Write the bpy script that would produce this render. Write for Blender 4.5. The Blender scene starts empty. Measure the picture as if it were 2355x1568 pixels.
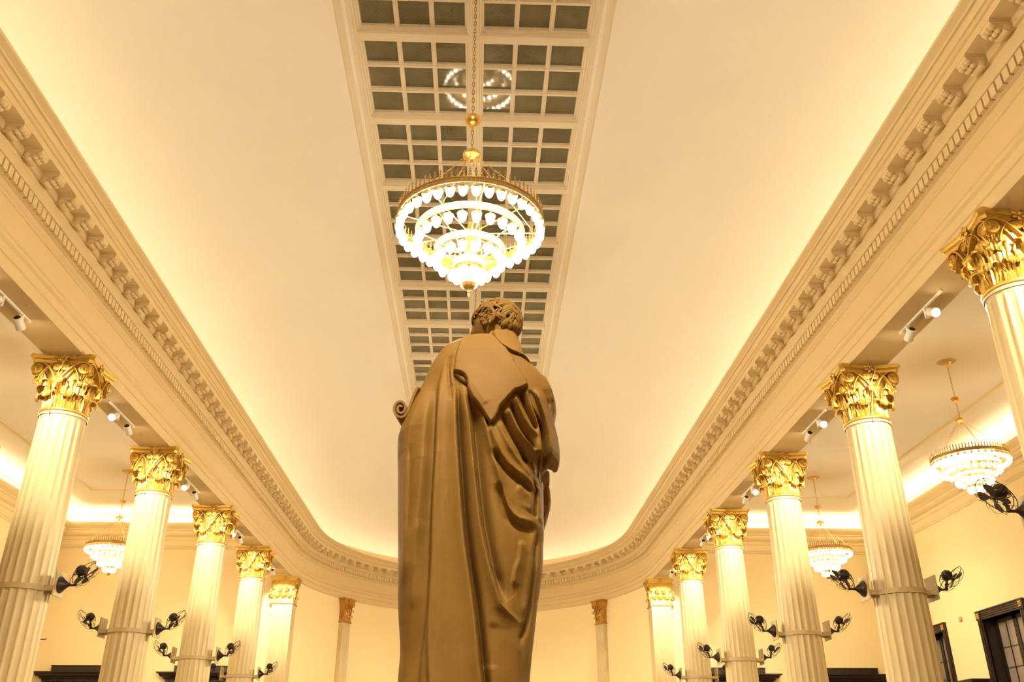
import bpy, math, random
import numpy as np
from mathutils import Vector, Matrix

random.seed(7)
PI = math.pi
E = 1.6                      # eye height: geometry is written relative to the eye, floor at -E
SC = bpy.context.scene
COL = SC.collection

# ------------------------------------------------------------------ camera
F_PX, PIT, YAW, ROL, XC = 2031.06, 0.4532, 0.0368, -0.0002, 0.1807
Fv = Vector((math.sin(YAW)*math.cos(PIT), math.cos(YAW)*math.cos(PIT), math.sin(PIT)))
Rv = Vector((math.cos(YAW), -math.sin(YAW), 0))
Uv = Rv.cross(Fv)
R2 = math.cos(ROL)*Rv + math.sin(ROL)*Uv
U2 = -math.sin(ROL)*Rv + math.cos(ROL)*Uv
cd = bpy.data.cameras.new('camera')
cam = bpy.data.objects.new('camera', cd)
COL.objects.link(cam)
cd.sensor_width = 36
cd.lens = F_PX/2355*36
cd.clip_start = 0.05
cam.matrix_world = Matrix(((R2.x, U2.x, -Fv.x, XC), (R2.y, U2.y, -Fv.y, 0), (R2.z, U2.z, -Fv.z, E), (0, 0, 0, 1)))
SC.camera = cam

# ------------------------------------------------------------------ world, colour management
w = bpy.data.worlds.new('night')
SC.world = w
w.use_nodes = True
w.node_tree.nodes['Background'].inputs[0].default_value = (0.02, 0.025, 0.04, 1)
w.node_tree.nodes['Background'].inputs[1].default_value = 0.3
SC.view_settings.view_transform = 'Standard'
SC.view_settings.look = 'None'
SC.view_settings.gamma = 1
SC.view_settings.use_curve_mapping = False
SC.view_settings.exposure = 0.98
SC.cycles.use_denoising = True
SC.cycles.max_bounces = 8
SC.cycles.diffuse_bounces = 4
SC.cycles.use_adaptive_sampling = True
SC.cycles.adaptive_threshold = 0.08
SC.cycles.adaptive_min_samples = 12
SC.cycles.glossy_bounces = 4
SC.cycles.sample_clamp_indirect = 6

WARM = (1.0, 0.87, 0.64)
LAMP_E = 130.0       # chandelier shades in the hall
LAMP_A = 62.0        # chandelier shades in the aisles
COVE_E = 5.2         # strips on the sides of the hall cove
COVE_A = 6.0         # strip round the apse
AISLE_E = 30.0       # strips in the aisle coves
SPOT_W = 190.0       # track spots

# ------------------------------------------------------------------ materials
def mat(name, col, rough=0.6, metal=0.0, var=0.06, scale=3.0, bump=0.0, bscale=40.0, spec=0.4, tint=None, coat=0.0):
    m = bpy.data.materials.new(name)
    m.use_nodes = True
    nt = m.node_tree
    b = nt.nodes['Principled BSDF']
    b.inputs['Roughness'].default_value = rough
    b.inputs['Metallic'].default_value = metal
    b.inputs['Specular IOR Level'].default_value = spec
    b.inputs['Coat Weight'].default_value = coat
    tc = nt.nodes.new('ShaderNodeTexCoord')
    nz = nt.nodes.new('ShaderNodeTexNoise')
    nz.inputs['Scale'].default_value = scale
    nz.inputs['Detail'].default_value = 5
    nt.links.new(tc.outputs['Object'], nz.inputs['Vector'])
    mx = nt.nodes.new('ShaderNodeMix')
    mx.data_type = 'RGBA'
    t = tint or tuple(max(0, c*(1-2*var)) for c in col)
    mx.inputs[6].default_value = (*col, 1)
    mx.inputs[7].default_value = (*t, 1)
    nt.links.new(nz.outputs['Fac'], mx.inputs[0])
    nt.links.new(mx.outputs[2], b.inputs['Base Color'])
    if bump:
        n2 = nt.nodes.new('ShaderNodeTexNoise')
        n2.inputs['Scale'].default_value = bscale
        n2.inputs['Detail'].default_value = 4
        nt.links.new(tc.outputs['Object'], n2.inputs['Vector'])
        bp_ = nt.nodes.new('ShaderNodeBump')
        bp_.inputs['Strength'].default_value = bump
        bp_.inputs['Distance'].default_value = 0.02
        nt.links.new(n2.outputs['Fac'], bp_.inputs['Height'])
        nt.links.new(bp_.outputs[0], b.inputs['Normal'])
    return m

def emat(name, col, s):
    m = bpy.data.materials.new(name)
    m.use_nodes = True
    nt = m.node_tree
    b = nt.nodes['Principled BSDF']
    b.inputs['Base Color'].default_value = (0.9, 0.85, 0.7, 1)
    b.inputs['Emission Color'].default_value = (*col, 1)
    b.inputs['Emission Strength'].default_value = s
    return m

M_plaster = mat('cream_plaster', (0.64, 0.49, 0.265), 0.75, var=0.02, scale=1.2, spec=0.2)
M_wall = mat('cream_wall_paint', (0.84, 0.69, 0.40), 0.7, var=0.02, scale=0.8, spec=0.2)
M_sash = mat('cream_skylight_paint', (0.78, 0.68, 0.51), 0.7, var=0.03, scale=2.0, spec=0.2)
M_ceil = mat('white_ceiling_paint', (0.88, 0.83, 0.73), 0.8, var=0.02, scale=0.5, spec=0.2)
M_shaft = mat('ivory_column_paint', (0.60, 0.475, 0.26), 0.45, var=0.05, scale=2.0, spec=0.4)
M_gold = mat('gilding', (0.68, 0.42, 0.085), 0.42, metal=0.75, var=0.12, scale=14, bump=0.2, bscale=60)
M_gilt = mat('antique_gilding', (0.62, 0.34, 0.08), 0.45, metal=0.7, var=0.15, scale=14, bump=0.35, bscale=60)
M_brass = mat('brass', (0.84, 0.55, 0.18), 0.28, metal=0.9, var=0.08, scale=8)
M_darkbrass = mat('aged_brass', (0.56, 0.37, 0.14), 0.4, metal=0.8, var=0.1, scale=20)
M_iron = mat('dark_iron', (0.055, 0.036, 0.022), 0.45, metal=0.4, var=0.15, scale=20)
M_board = mat('painted_board', (0.52, 0.39, 0.20), 0.6, var=0.06, scale=6)
M_wood = mat('dark_wood', (0.026, 0.011, 0.005), 0.4, var=0.2, scale=7, spec=0.5)
M_glass = mat('window_glass', (0.36, 0.30, 0.26), 0.06, var=0.3, scale=1.5, spec=0.6)
M_stone = mat('beige_marble', (0.300, 0.170, 0.038), 0.62, var=0.08, scale=4.5, bump=0.05, bscale=90, tint=(0.200, 0.104, 0.023), spec=0.22)
M_plinth = mat('grey_marble', (0.45, 0.40, 0.34), 0.35, var=0.15, scale=3)
M_white = mat('white_track', (0.80, 0.76, 0.68), 0.45, var=0.03)
M_black = mat('lamp_bore', (0.03, 0.02, 0.015), 0.5)
M_cable = mat('cable_sheath', (0.52, 0.36, 0.14), 0.5)
M_shade = emat('lit_glass_shade', (1.0, 0.86, 0.61), LAMP_E)
M_shade2 = emat('lit_glass_shade_aisle', (1.0, 0.84, 0.56), LAMP_A)
M_strip = emat('cove_tube', WARM, COVE_E)
M_strip3 = emat('apse_cove_tube', WARM, COVE_A)
M_strip2 = emat('aisle_cove_tube', WARM, AISLE_E)
M_lens = emat('spot_lens', (1.0, 0.82, 0.55), 40)

# floor: polished checker marble
def floor_mat():
    m = mat('marble_floor', (0.55, 0.50, 0.42), 0.3, var=0.1, scale=2)
    nt = m.node_tree
    ck = nt.nodes.new('ShaderNodeTexChecker')
    ck.inputs['Scale'].default_value = 1.6
    ck.inputs[1].default_value = (0.20, 0.15, 0.10, 1)
    ck.inputs[2].default_value = (0.13, 0.09, 0.06, 1)
    tc = [n for n in nt.nodes if n.type == 'TEX_COORD'][0]
    nt.links.new(tc.outputs['Object'], ck.inputs['Vector'])
    nt.links.new(ck.outputs[0], nt.nodes['Principled BSDF'].inputs['Base Color'])
    return m
M_floor = floor_mat()

# skylight glass: dark olive glass with a fine wire lattice laid on the diagonal
def wire_mat():
    m = bpy.data.materials.new('wired_glass')
    m.use_nodes = True
    nt = m.node_tree
    b = nt.nodes['Principled BSDF']
    b.inputs['Roughness'].default_value = 0.05
    b.inputs['Specular IOR Level'].default_value = 0.16
    tc = nt.nodes.new('ShaderNodeTexCoord')
    rot = nt.nodes.new('ShaderNodeMapping')
    rot.inputs['Rotation'].default_value = (0, 0, PI/4)
    nt.links.new(tc.outputs['Object'], rot.inputs[0])
    sep = nt.nodes.new('ShaderNodeSeparateXYZ')
    nt.links.new(rot.outputs[0], sep.inputs[0])
    lines = []
    for k in (0, 1):
        a = nt.nodes.new('ShaderNodeMath'); a.operation = 'MULTIPLY'; a.inputs[1].default_value = 22.0
        nt.links.new(sep.outputs[k], a.inputs[0])
        f = nt.nodes.new('ShaderNodeMath'); f.operation = 'FRACT'
        nt.links.new(a.outputs[0], f.inputs[0])
        c = nt.nodes.new('ShaderNodeMath'); c.operation = 'LESS_THAN'; c.inputs[1].default_value = 0.075
        nt.links.new(f.outputs[0], c.inputs[0])
        lines.append(c)
    mxm = nt.nodes.new('ShaderNodeMath'); mxm.operation = 'MAXIMUM'
    nt.links.new(lines[0].outputs[0], mxm.inputs[0]); nt.links.new(lines[1].outputs[0], mxm.inputs[1])
    nz = nt.nodes.new('ShaderNodeTexNoise'); nz.inputs['Scale'].default_value = 2.2
    nt.links.new(tc.outputs['Object'], nz.inputs['Vector'])
    g = nt.nodes.new('ShaderNodeMix'); g.data_type = 'RGBA'
    g.inputs[6].default_value = (0.10, 0.085, 0.05, 1); g.inputs[7].default_value = (0.27, 0.24, 0.15, 1)
    nt.links.new(nz.outputs['Fac'], g.inputs[0])
    mx = nt.nodes.new('ShaderNodeMix'); mx.data_type = 'RGBA'
    nt.links.new(mxm.outputs[0], mx.inputs[0])
    nt.links.new(g.outputs[2], mx.inputs[6]); mx.inputs[7].default_value = (0.25, 0.22, 0.13, 1)
    nt.links.new(mx.outputs[2], b.inputs['Base Color'])
    return m
M_wired = wire_mat()

# ------------------------------------------------------------------ mesh helpers
class MB:
    def __init__(s):
        s.v = []; s.f = []
    def add(s, vs, fs):
        o = len(s.v)
        s.v.extend(tuple(map(float, p)) for p in vs)
        s.f.extend(tuple(i+o for i in f) for f in fs)
        return s
    def box(s, x0, x1, y0, y1, z0, z1):
        return s.add([(x0,y0,z0),(x1,y0,z0),(x1,y1,z0),(x0,y1,z0),(x0,y0,z1),(x1,y0,z1),(x1,y1,z1),(x0,y1,z1)],
                     [(0,3,2,1),(4,5,6,7),(0,1,5,4),(1,2,6,5),(2,3,7,6),(3,0,4,7)])
    def grid(s, P, wu=False, wv=False):
        m, n = len(P), len(P[0])
        fs = []
        for i in range(m if wu else m-1):
            for j in range(n if wv else n-1):
                a, b = i*n+j, i*n+(j+1) % n
                c, d = ((i+1) % m)*n+(j+1) % n, ((i+1) % m)*n+j
                fs.append((a, b, c, d))
        return s.add([p for r in P for p in r], fs)
    def lathe(s, prof, n=24, c=(0, 0, 0), a0=0.0):
        P = [[(c[0]+r*math.cos(a0+2*PI*k/n), c[1]+r*math.sin(a0+2*PI*k/n), c[2]+z) for k in range(n)] for r, z in prof]
        return s.grid(P, False, True)
    def tube(s, pts, r, n=8, closed=False, flat=1.0):
        pts = [Vector(p) for p in pts]
        m = len(pts)
        rs = r if hasattr(r, '__len__') else [r]*m
        tan = []
        for i in range(m):
            a = pts[(i-1) % m] if (closed or i > 0) else pts[0]
            b = pts[(i+1) % m] if (closed or i < m-1) else pts[-1]
            t = (b-a)
            tan.append(t.normalized() if t.length > 1e-9 else Vector((0, 0, 1)))
        u = tan[0].orthogonal().normalized()
        P = []
        for i in range(m):
            u = (u - tan[i]*u.dot(tan[i]))
            u = u.normalized() if u.length > 1e-6 else tan[i].orthogonal().normalized()
            v = tan[i].cross(u)
            P.append([pts[i]+(u*math.cos(2*PI*k/n)+v*math.sin(2*PI*k/n)*flat)*rs[i] for k in range(n)])
        s.grid(P, closed, True)
        if not closed:
            o = len(s.v)-m*n
            s.f.append(tuple(o+k for k in range(n))[::-1])
            s.f.append(tuple(o+(m-1)*n+k for k in range(n)))
        return s
    def ball(s, c, r, nu=8, nv=12, M=None):
        rr = r if hasattr(r, '__len__') else (r, r, r)
        P = []
        for i in range(nu+1):
            th = PI*i/nu
            row = []
            for k in range(nv):
                p = Vector((rr[0]*math.sin(th)*math.cos(2*PI*k/nv), rr[1]*math.sin(th)*math.sin(2*PI*k/nv), rr[2]*math.cos(th)))
                if M is not None: p = M @ p
                row.append(p+Vector(c))
            P.append(row)
        return s.grid(P, False, True)
    def prism(s, poly, a, b):
        """poly: 3-D points, extruded from offset vector a to offset vector b."""
        n = len(poly)
        a, b = Vector(a), Vector(b)
        vs = [Vector(p)+a for p in poly]+[Vector(p)+b for p in poly]
        fs = [(i, (i+1) % n, n+(i+1) % n, n+i) for i in range(n)]+[tuple(range(n))[::-1], tuple(range(n, 2*n))]
        return s.add(vs, fs)
    def xf(s, M):
        s.v = [tuple(M @ Vector(p)) for p in s.v]
        return s
    def join(s, o):
        return s.add(o.v, o.f)
    def mesh(s, name, m, ang=35):
        me = bpy.data.meshes.new(name)
        me.from_pydata(s.v, [], s.f)
        me.materials.append(m)
        me.validate()
        if ang:
            me.polygons.foreach_set('use_smooth', [True]*len(me.polygons))
            me.set_sharp_from_angle(angle=math.radians(ang))
        me.update()
        return me
    def build(s, name, m, parent=None, loc=(0, 0, 0), ang=35):
        return place(name, s.mesh(name, m, ang), parent, loc)

def place(name, me, parent=None, loc=(0, 0, 0), rot=None, scale=None):
    o = bpy.data.objects.new(name, me)
    COL.objects.link(o)
    o.location = loc
    if rot is not None: o.rotation_euler = rot
    if scale is not None: o.scale = scale
    if parent is not None: o.parent = parent
    return o

def tag(o, label, cat, group=None, kind=None):
    if label: o['label'] = label
    if cat: o['category'] = cat
    if group: o['group'] = group
    if kind: o['kind'] = kind
    return o

def thing(name, label, cat, loc, rz=0, group=None):
    o = bpy.data.objects.new(name, None)
    COL.objects.link(o)
    o.empty_display_size = 0.1
    o.location = (loc[0], loc[1], loc[2]+E)
    o.rotation_euler = (0, 0, rz)
    return tag(o, label, cat, group)

def struct(name, mb, m, label=None, ang=35, parent=None):
    o = mb.build(name, m, parent, (0, 0, E if parent is None else 0), ang)
    if parent is None:
        o['kind'] = 'structure'
        if label: o['label'] = label
    return o

def copy_tree(o, parent=None, loc=None, rz=None, label=None):
    c = o.copy()
    COL.objects.link(c)
    c.parent = parent
    if loc is not None: c.location = (loc[0], loc[1], loc[2]+E)
    if rz is not None: c.rotation_euler = (0, 0, rz)
    if label: c['label'] = label
    for ch in list(o.children):
        copy_tree(ch, c)
    return c

# ------------------------------------------------------------------ plan of the hall
WX = 6.08                   # inner face of the architrave
YA, AB = 30.0, 7.9          # where the apse starts, its depth
Y0 = -9.0
XW = 14.34                  # aisle side walls
YE = 31.1                   # aisle end walls
ZA = 8.15                   # aisle ceilings
COLX = 6.395
LY = [8.917+4.356*k for k in range(5)]      # columns on the left, first outside the frame
RY = [8.812+4.356*k for k in range(5)]
Z_CAP, Z_TOP, Z_BAND = 5.0, 5.88, 2.357

def apse(th, off):
    """point on the apse curve (th 0 right .. pi left) moved inward by off."""
    x, y = WX*math.cos(th), AB*math.sin(th)
    nx, ny = x/WX**2, y/AB**2
    l = math.hypot(nx, ny)
    return (x-nx/l*off, YA+y-ny/l*off)

def apse_path(off, n=72):
    return [apse(PI*k/n, off) for k in range(n+1)]

EMBED = 0.02
PROF_IN = [(0,5.88),(0,6.06),(.02,6.075),(.02,6.20),(.055,6.235),(.055,6.29),(.03,6.33),(0,6.38),(0,6.74),(.02,6.75),(.02,6.775),
           (.055,6.80),(.08,6.83),(.125,6.84),(.125,6.99),(.20,6.995),(.225,7.03),(.28,7.07),(.28,7.10),(.32,7.105),(.32,7.22),(.56,7.22),(.56,7.31),
           (.585,7.315),(.605,7.335),(.605,7.35),(.63,7.355),(.64,7.385),(.68,7.43),(.745,7.455),(.785,7.475),(.79,7.51),
           (.74,7.515),(.70,7.42),(.10,7.40),(0.0,7.45),(-.03,7.92)]

def trim_side(sg, name, label):
    mb = MB()
    prof = [(-.61, 8.15), (-.61, 5.88)]+PROF_IN
    P = [[(sg*(WX-d), y, z) for d, z in prof] for y in (Y0, YA)]
    if sg < 0: P = P[::-1]
    mb.grid(P)
    o = struct(name, mb, M_plaster, label, 28)
    dn = MB()
    y = 4.2
    while y < YA-0.05:
        a, b = sorted((sg*(WX-.11), sg*(WX-.185)))
        dn.box(a, b, y, y+.106, 6.846, 6.99)
        y += .137
    d = dn.build('dentil_course', M_plaster, o, ang=0)
    return o

t_right = trim_side(1, 'trim_1', 'cream entablature with dentils and scrolled brackets above the right columns')
t_left = trim_side(-1, 'trim_2', 'cream entablature with dentils and scrolled brackets above the left columns')
mb = MB()
prof = [(-.06, 5.88)]+PROF_IN
mb.grid([[(*apse(PI*k/72, d), z) for d, z in prof] for k in range(73)])
t_apse = struct('trim_3', mb, M_plaster, 'curved cream entablature with dentils running round the apse', 28)

# modillions: block with a curled underside and a leaf of lumps at the outer end
def modillion_mesh():
    mb = MB()
    pr = [(.30,7.225),(.555,7.225),(.555,7.195),(.545,7.17),(.50,7.16),(.47,7.145),(.44,7.115),(.41,7.085),(.375,7.065),(.335,7.07),(.305,7.095),(.30,7.11)]
    mb.prism([(d, 0, z) for d, z in pr], (0, -.092, 0), (0, .092, 0))
    mb.prism([(.30,0,7.225),(.562,0,7.225),(.562,0,7.205),(.30,0,7.205)], (0, -.115, 0), (0, .115, 0))
    for k, yy in enumerate((-.062, 0, .062)):
        mb.ball((.512, yy, 7.148), (.048, .036, .045), 8, 10)
        mb.ball((.455, yy*.9, 7.112), (.040, .034, .036), 8, 10)
    for yy in (-.095, .095):
        mb.ball((.37, yy, 7.125), (.05, .014, .045), 6, 10)
    return mb.mesh('modillion', M_plaster, 40)
ME_MOD = modillion_mesh()
def modillion(parent, x, y, ang):
    o = place('modillion', ME_MOD, parent, (x, y, 0), (0, 0, ang))
    return o
for sg, t in ((1, t_right), (-1, t_left)):
    y = 4.3
    while y < YA-.2:
        modillion(t, sg*WX, y, PI if sg > 0 else 0)
        y += .517
# along the apse: equal steps of arc
pts = apse_path(.45, 400)
acc, nxt = 0.0, .25
dn = MB()
for i in range(400):
    a, b = pts[i], pts[i+1]
    l = math.hypot(b[0]-a[0], b[1]-a[1])
    acc += l
    if acc > nxt:
        th = PI*(i+1)/400
        p0, p1 = apse(th, 0), apse(th, 1)
        modillion(t_apse, p0[0], p0[1], math.atan2(p1[1]-p0[1], p1[0]-p0[0]))
        nxt += .517
pts = apse_path(.13, 1200)
acc, nxt = 0.0, .05
for i in range(1200):
    a, b = pts[i], pts[i+1]
    acc += math.hypot(b[0]-a[0], b[1]-a[1])
    if acc > nxt:
        th = PI*(i+1)/1200
        p0, p1 = apse(th, 0), apse(th, 1)
        bx = MB().box(.11, .185, -.053, .053, 6.846, 6.99)
        bx.xf(Matrix.Translation((p0[0], p0[1], 0)) @ Matrix.Rotation(math.atan2(p1[1]-p0[1], p1[0]-p0[0]), 4, 'Z'))
        dn.join(bx)
        nxt += .137
dn.build('dentil_course', M_plaster, t_apse, ang=0)

# hall cove strips (lamps lying in the trough behind the cornice lip)
def strip(name, pts, m, label, r=.022):
    o = MB().tube(pts, r, 6).build(name, m, None, (0, 0, E))
    return tag(o, label, 'light')
strip('cove_light', [(WX-.42, y, 7.455) for y in np.linspace(Y0+.1, YA, 36)], M_strip, 'glowing tube lying behind the right cornice of the hall')
strip('cove_light', [(-WX+.42, y, 7.455) for y in np.linspace(Y0+.1, YA, 36)], M_strip, 'glowing tube lying behind the left cornice of the hall')
strip('cove_light', [(*p, 7.455) for p in apse_path(.42, 60)], M_strip3, 'glowing tube lying behind the curved cornice of the apse')

# ------------------------------------------------------------------ hall ceiling: coved vault round a flat strip with the skylight
ZS = 9.05                   # flat strip of the ceiling
SKX = 1.70                  # skylight opening half width
SKY1 = 9.157+1.758*9+.20    # far end of the skylight
SKY0 = 9.157-1.758*9
def outer_path():
    P = [(WX+.03, y) for y in np.linspace(Y0, YA, 24)]
    P += [apse(PI*k/64, -.03) for k in range(1, 65)]
    P += [(-WX-.03, y) for y in np.linspace(YA, Y0, 24)[1:]]
    return P
op = outer_path()
ip = []
INX, INY = 2.06, SKY1+1.2
for (x, y) in op:
    if y <= YA:
        ip.append((math.copysign(INX, x), min(y, INY) if y < YA-1 else min(y, INY)))
    else:
        th = math.atan2((y-YA)/AB, x/WX)
        # superellipse end of the flat strip
        c, s_ = math.cos(th), math.sin(th)
        ip.append((INX*math.copysign(abs(c)**.5, c), INY+1.0*abs(s_)**.7))
NF = 18
rows = []
for k in range(NF+1):
    ph = PI/2*k/NF
    t_, zz = 1-math.cos(ph), 7.90+(ZS-7.90)*math.sin(ph)
    rows.append([(o_[0]+(i_[0]-o_[0])*t_, o_[1]+(i_[1]-o_[1])*t_, zz) for o_, i_ in zip(op, ip)])
mb = MB().grid(rows)
# flat strip between the vault and the skylight opening
def opening_pt(x, y):
    return (math.copysign(SKX, x), min(y, SKY1))
inner = []
for (x, y) in ip:
    if y <= INY: inner.append((math.copysign(SKX, x), min(max(y, Y0), SKY1)))
    else: inner.append((max(-SKX, min(SKX, x)), SKY1))
mb.grid([[(p[0], p[1], ZS) for p in ip], [(p[0], p[1], ZS) for p in inner]])
struct('ceiling', mb, M_ceil, 'pale coved ceiling of the hall', 50)

# ------------------------------------------------------------------ skylight
sk = thing('window_1', None, None, (0, 0, 0))
sk['kind'] = 'structure'; sk['label'] = 'long coffered ceiling skylight of dark wired glass panes in cream frames'
sk.location = (0, 0, E)
RIBS = [9.157+1.758*k for k in range(-9, 10)]
PZ = 9.20
# side trims: stepped mouldings
for sg in (1, -1):
    pr = [(1.86, 9.05), (1.84, 9.035), (1.80, 9.03), (1.76, 9.035), (1.75, 9.05), (1.64, 9.052), (1.63, 9.075), (1.60, 9.08), (1.595, 9.115), (1.57, 9.12), (1.565, 9.15), (1.545, 9.155), (1.54, 9.21)]
    g = [[(sg*x, y, z) for x, z in pr] for y in (SKY0, SKY1)]
    MB().grid(g if sg > 0 else g[::-1]).build('frame_moulding', M_sash, sk, ang=20)
for y in RIBS:
    pr = [(-.135, 9.215), (-.135, 9.15), (-.11, 9.145), (-.105, 9.11), (-.075, 9.105), (-.07, 9.08), (.07, 9.08), (.075, 9.105), (.105, 9.11), (.11, 9.145), (.135, 9.15), (.135, 9.215)]
    MB().grid([[(x, y+d, z) for d, z in pr] for x in (-1.64, 1.64)][::-1]).build('rib', M_sash, sk, ang=20)
pr = [(-.13, 9.215), (-.13, 9.15), (-.105, 9.145), (-.10, 9.11), (-.075, 9.105), (-.07, 9.085), (-.03, 9.08), (-.025, 9.065), (.025, 9.065), (.03, 9.08), (.07, 9.085), (.075, 9.105), (.10, 9.11), (.105, 9.145), (.13, 9.15), (.13, 9.215)]
MB().grid([[(d, y, z) for d, z in pr] for y in (SKY0, SKY1)]).build('spine', M_sash, sk, ang=20)
gb = MB()
PW, BW = .413, .066
xs = [.13+PW+BW/2, .13+2*PW+1.5*BW]
for sg in (1, -1):
    for x in xs:
        gb.box(sg*x-.033, sg*x+.033, SKY0, SKY1, 9.155, 9.21)
        gb.box(sg*x-.014, sg*x+.014, SKY0, SKY1, 9.14, 9.16)
for a, b in zip(RIBS[:-1], RIBS[1:]):
    h = (b-a-.27-2*.085)/3
    for j in (1, 2):
        yy = a+.135+j*h+(j-.5)*.085
        gb.box(-1.56, 1.56, yy-.0425, yy+.0425, 9.16, 9.21)
        gb.box(-1.56, 1.56, yy-.016, yy+.016, 9.143, 9.165)
gb.build('glazing_bars', M_sash, sk, ang=0)
pn = MB()
for k in range(len(RIBS)-1):
    pn.box(-1.58, 1.58, RIBS[k]+.02, RIBS[k+1]-.02, PZ, PZ+.02)
o = pn.build('panes', M_wired, sk, ang=0)
o['label'] = 'dark olive wired glass panes'
# light shaft closed above
struct('ceiling_1', MB().box(-2.2, 2.2, SKY0-.2, SKY1+.3, 9.26, 9.34), M_black)

# ------------------------------------------------------------------ floor, walls, aisle ceilings
struct('floor', MB().box(-XW-.3, XW+.3, Y0-.3, YA+AB+.6, -E-.1, -E), M_floor)
struct('wall_back', MB().box(-XW-.3, XW+.3, Y0-.3, Y0, -E, 9.3), M_wall)
mb = MB()
TH = [.10+(PI-.20)*k/72 for k in range(73)]
mb.grid([[(*apse(a, -.04), z) for z in (-E, 5.885)] for a in TH])
mb.grid([[(*apse(a, -.34), z) for z in (-E, 5.885)] for a in TH][::-1])
struct('wall_apse', mb, M_wall, 'curved cream wall of the apse behind the statue', 50)
# aisle end walls, ends of the arcade
for sg, side in ((1, 'right'), (-1, 'left')):
    a, b = sorted((sg*6.14, sg*(XW+.3)))
    c, d = sorted((sg*6.095, sg*6.69))
    struct('wall_end_'+side, MB().box(a, b, YE, YE+.3, -E, ZA).box(c, d, YA-.01, YE+.3, 5.881, ZA), M_wall, 'cream end wall of the %s aisle' % side, 0)
    a, b = sorted((sg*6.66, sg*(XW+.3)))
    struct('ceiling_'+side, MB().box(a, b, Y0, YE+.3, ZA, ZA+.15), M_ceil, 'pale flat ceiling of the %s aisle with a raised border' % side, 0)

def wall_with_holes(sg, holes):
    """side wall at |x|=XW, boxes left round the openings (y0,y1,z0,z1)."""
    mb = MB()
    x0, x1 = sorted((sg*XW, sg*(XW+.45)))
    ys = Y0
    for (a, b, c, d) in sorted(holes):
        mb.box(x0, x1, ys, a, -E, ZA)
        mb.box(x0, x1, a, b, d, ZA)
        if c > -E: mb.box(x0, x1, a, b, -E, c)
        ys = b
    mb.box(x0, x1, ys, YE+.3, -E, ZA)
    return mb
WIN = [(23.06, 25.42), (27.30, 29.66)]
WT = 4.03
struct('wall_right', wall_with_holes(1, [(a+.2, b-.2, -.4, WT-.22) for a, b in WIN]), M_wall, 'cream side wall of the right aisle', 0)
struct('wall_left', wall_with_holes(-1, []), M_wall, 'cream side wall of the left aisle', 0)

# aisle cornices with cove strips
PA = [(0,6.93),(.03,6.94),(.03,6.97),(.07,7.0),(.09,7.04),(.09,7.20),(.12,7.22),(.12,7.33),(.20,7.36),(.24,7.42),(.24,7.50),(.27,7.52),(.27,7.56),(.34,7.62),(.38,7.66),(.40,7.70),(.40,7.76),(.36,7.77),(.34,7.66),(.05,7.64),(0,7.70)]
for sg, n1, n2, side in ((1, 'trim_4', 'trim_5', 'right'), (-1, 'trim_6', 'trim_7', 'left')):
    mb = MB()
    P = [[(sg*(XW-d), Y0, z) for d, z in PA], [(sg*(XW-d), YE-d, z) for d, z in PA], [(sg*6.70, YE-d, z) for d, z in PA]]
    mb.grid(P if sg > 0 else P[::-1])
    struct(n1, mb, M_wall, 'stepped cream cornice round the %s aisle' % side, 28)
    # border moulding on the aisle ceiling
    xa, xb, yb = 7.6, 12.33, 28.1
    pr = [(-.06, 8.16), (-.06, 8.135), (-.03, 8.12), (.0, 8.125), (.03, 8.10), (.06, 8.115), (.06, 8.16)]
    mb = MB()
    P = [[(sg*(xb-d), Y0+.1, z) for d, z in pr], [(sg*(xb-d), yb-d, z) for d, z in pr], [(sg*(xa+d), yb-d, z) for d, z in pr], [(sg*(xa+d), Y0+.1, z) for d, z in pr]]
    mb.grid(P)
    struct(n2, mb, M_wall, 'thin border moulding on the ceiling of the %s aisle' % side, 25)
    strip('cove_light', [(sg*(XW-.2), y, 7.70) for y in np.linspace(Y0+.2, YE-.2, 24)], M_strip2, 'glowing tube lying on the side cornice of the %s aisle' % side)
    strip('cove_light', [(x, YE-.2, 7.70) for x in np.linspace(sg*7.0, sg*(XW-.3), 12)], M_strip2, 'glowing tube lying on the end cornice of the %s aisle' % side)

# ------------------------------------------------------------------ capitals
def spiral(c, r0, turns, a0, sgn, n=26, grow=.28):
    """flat spiral in the (s,z) plane from radius r0 inwards."""
    P = []
    for i in range(n+1):
        t = i/n
        r = r0*(1-t*(1-grow))
        a = a0+sgn*2*PI*turns*t
        P.append((c[0]+r*math.cos(a), c[1]+r*math.sin(a)))
    return P

def ribbon(path, half, th, mb):
    """path of (s,z); a band of width 2*half across y, thickness th, with raised rims."""
    n = len(path)
    prof = [(-half, 0), (-half, th), (-half*.72, th*1.25), (-half*.5, th*.75), (half*.5, th*.75), (half*.72, th*1.25), (half, th), (half, 0)]
    P = []
    for i in range(n):
        a, b = path[max(0, i-1)], path[min(n-1, i+1)]
        tx, tz = b[0]-a[0], b[1]-a[1]
        l = math.hypot(tx, tz) or 1
        nx, nz = -tz/l, tx/l
        tp = 1-.45*(i/n)
        P.append([(path[i][0]+nx*q, y*tp, path[i][1]+nz*q) for y, q in prof])
    mb.grid(P, False, True)
    return mb

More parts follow.
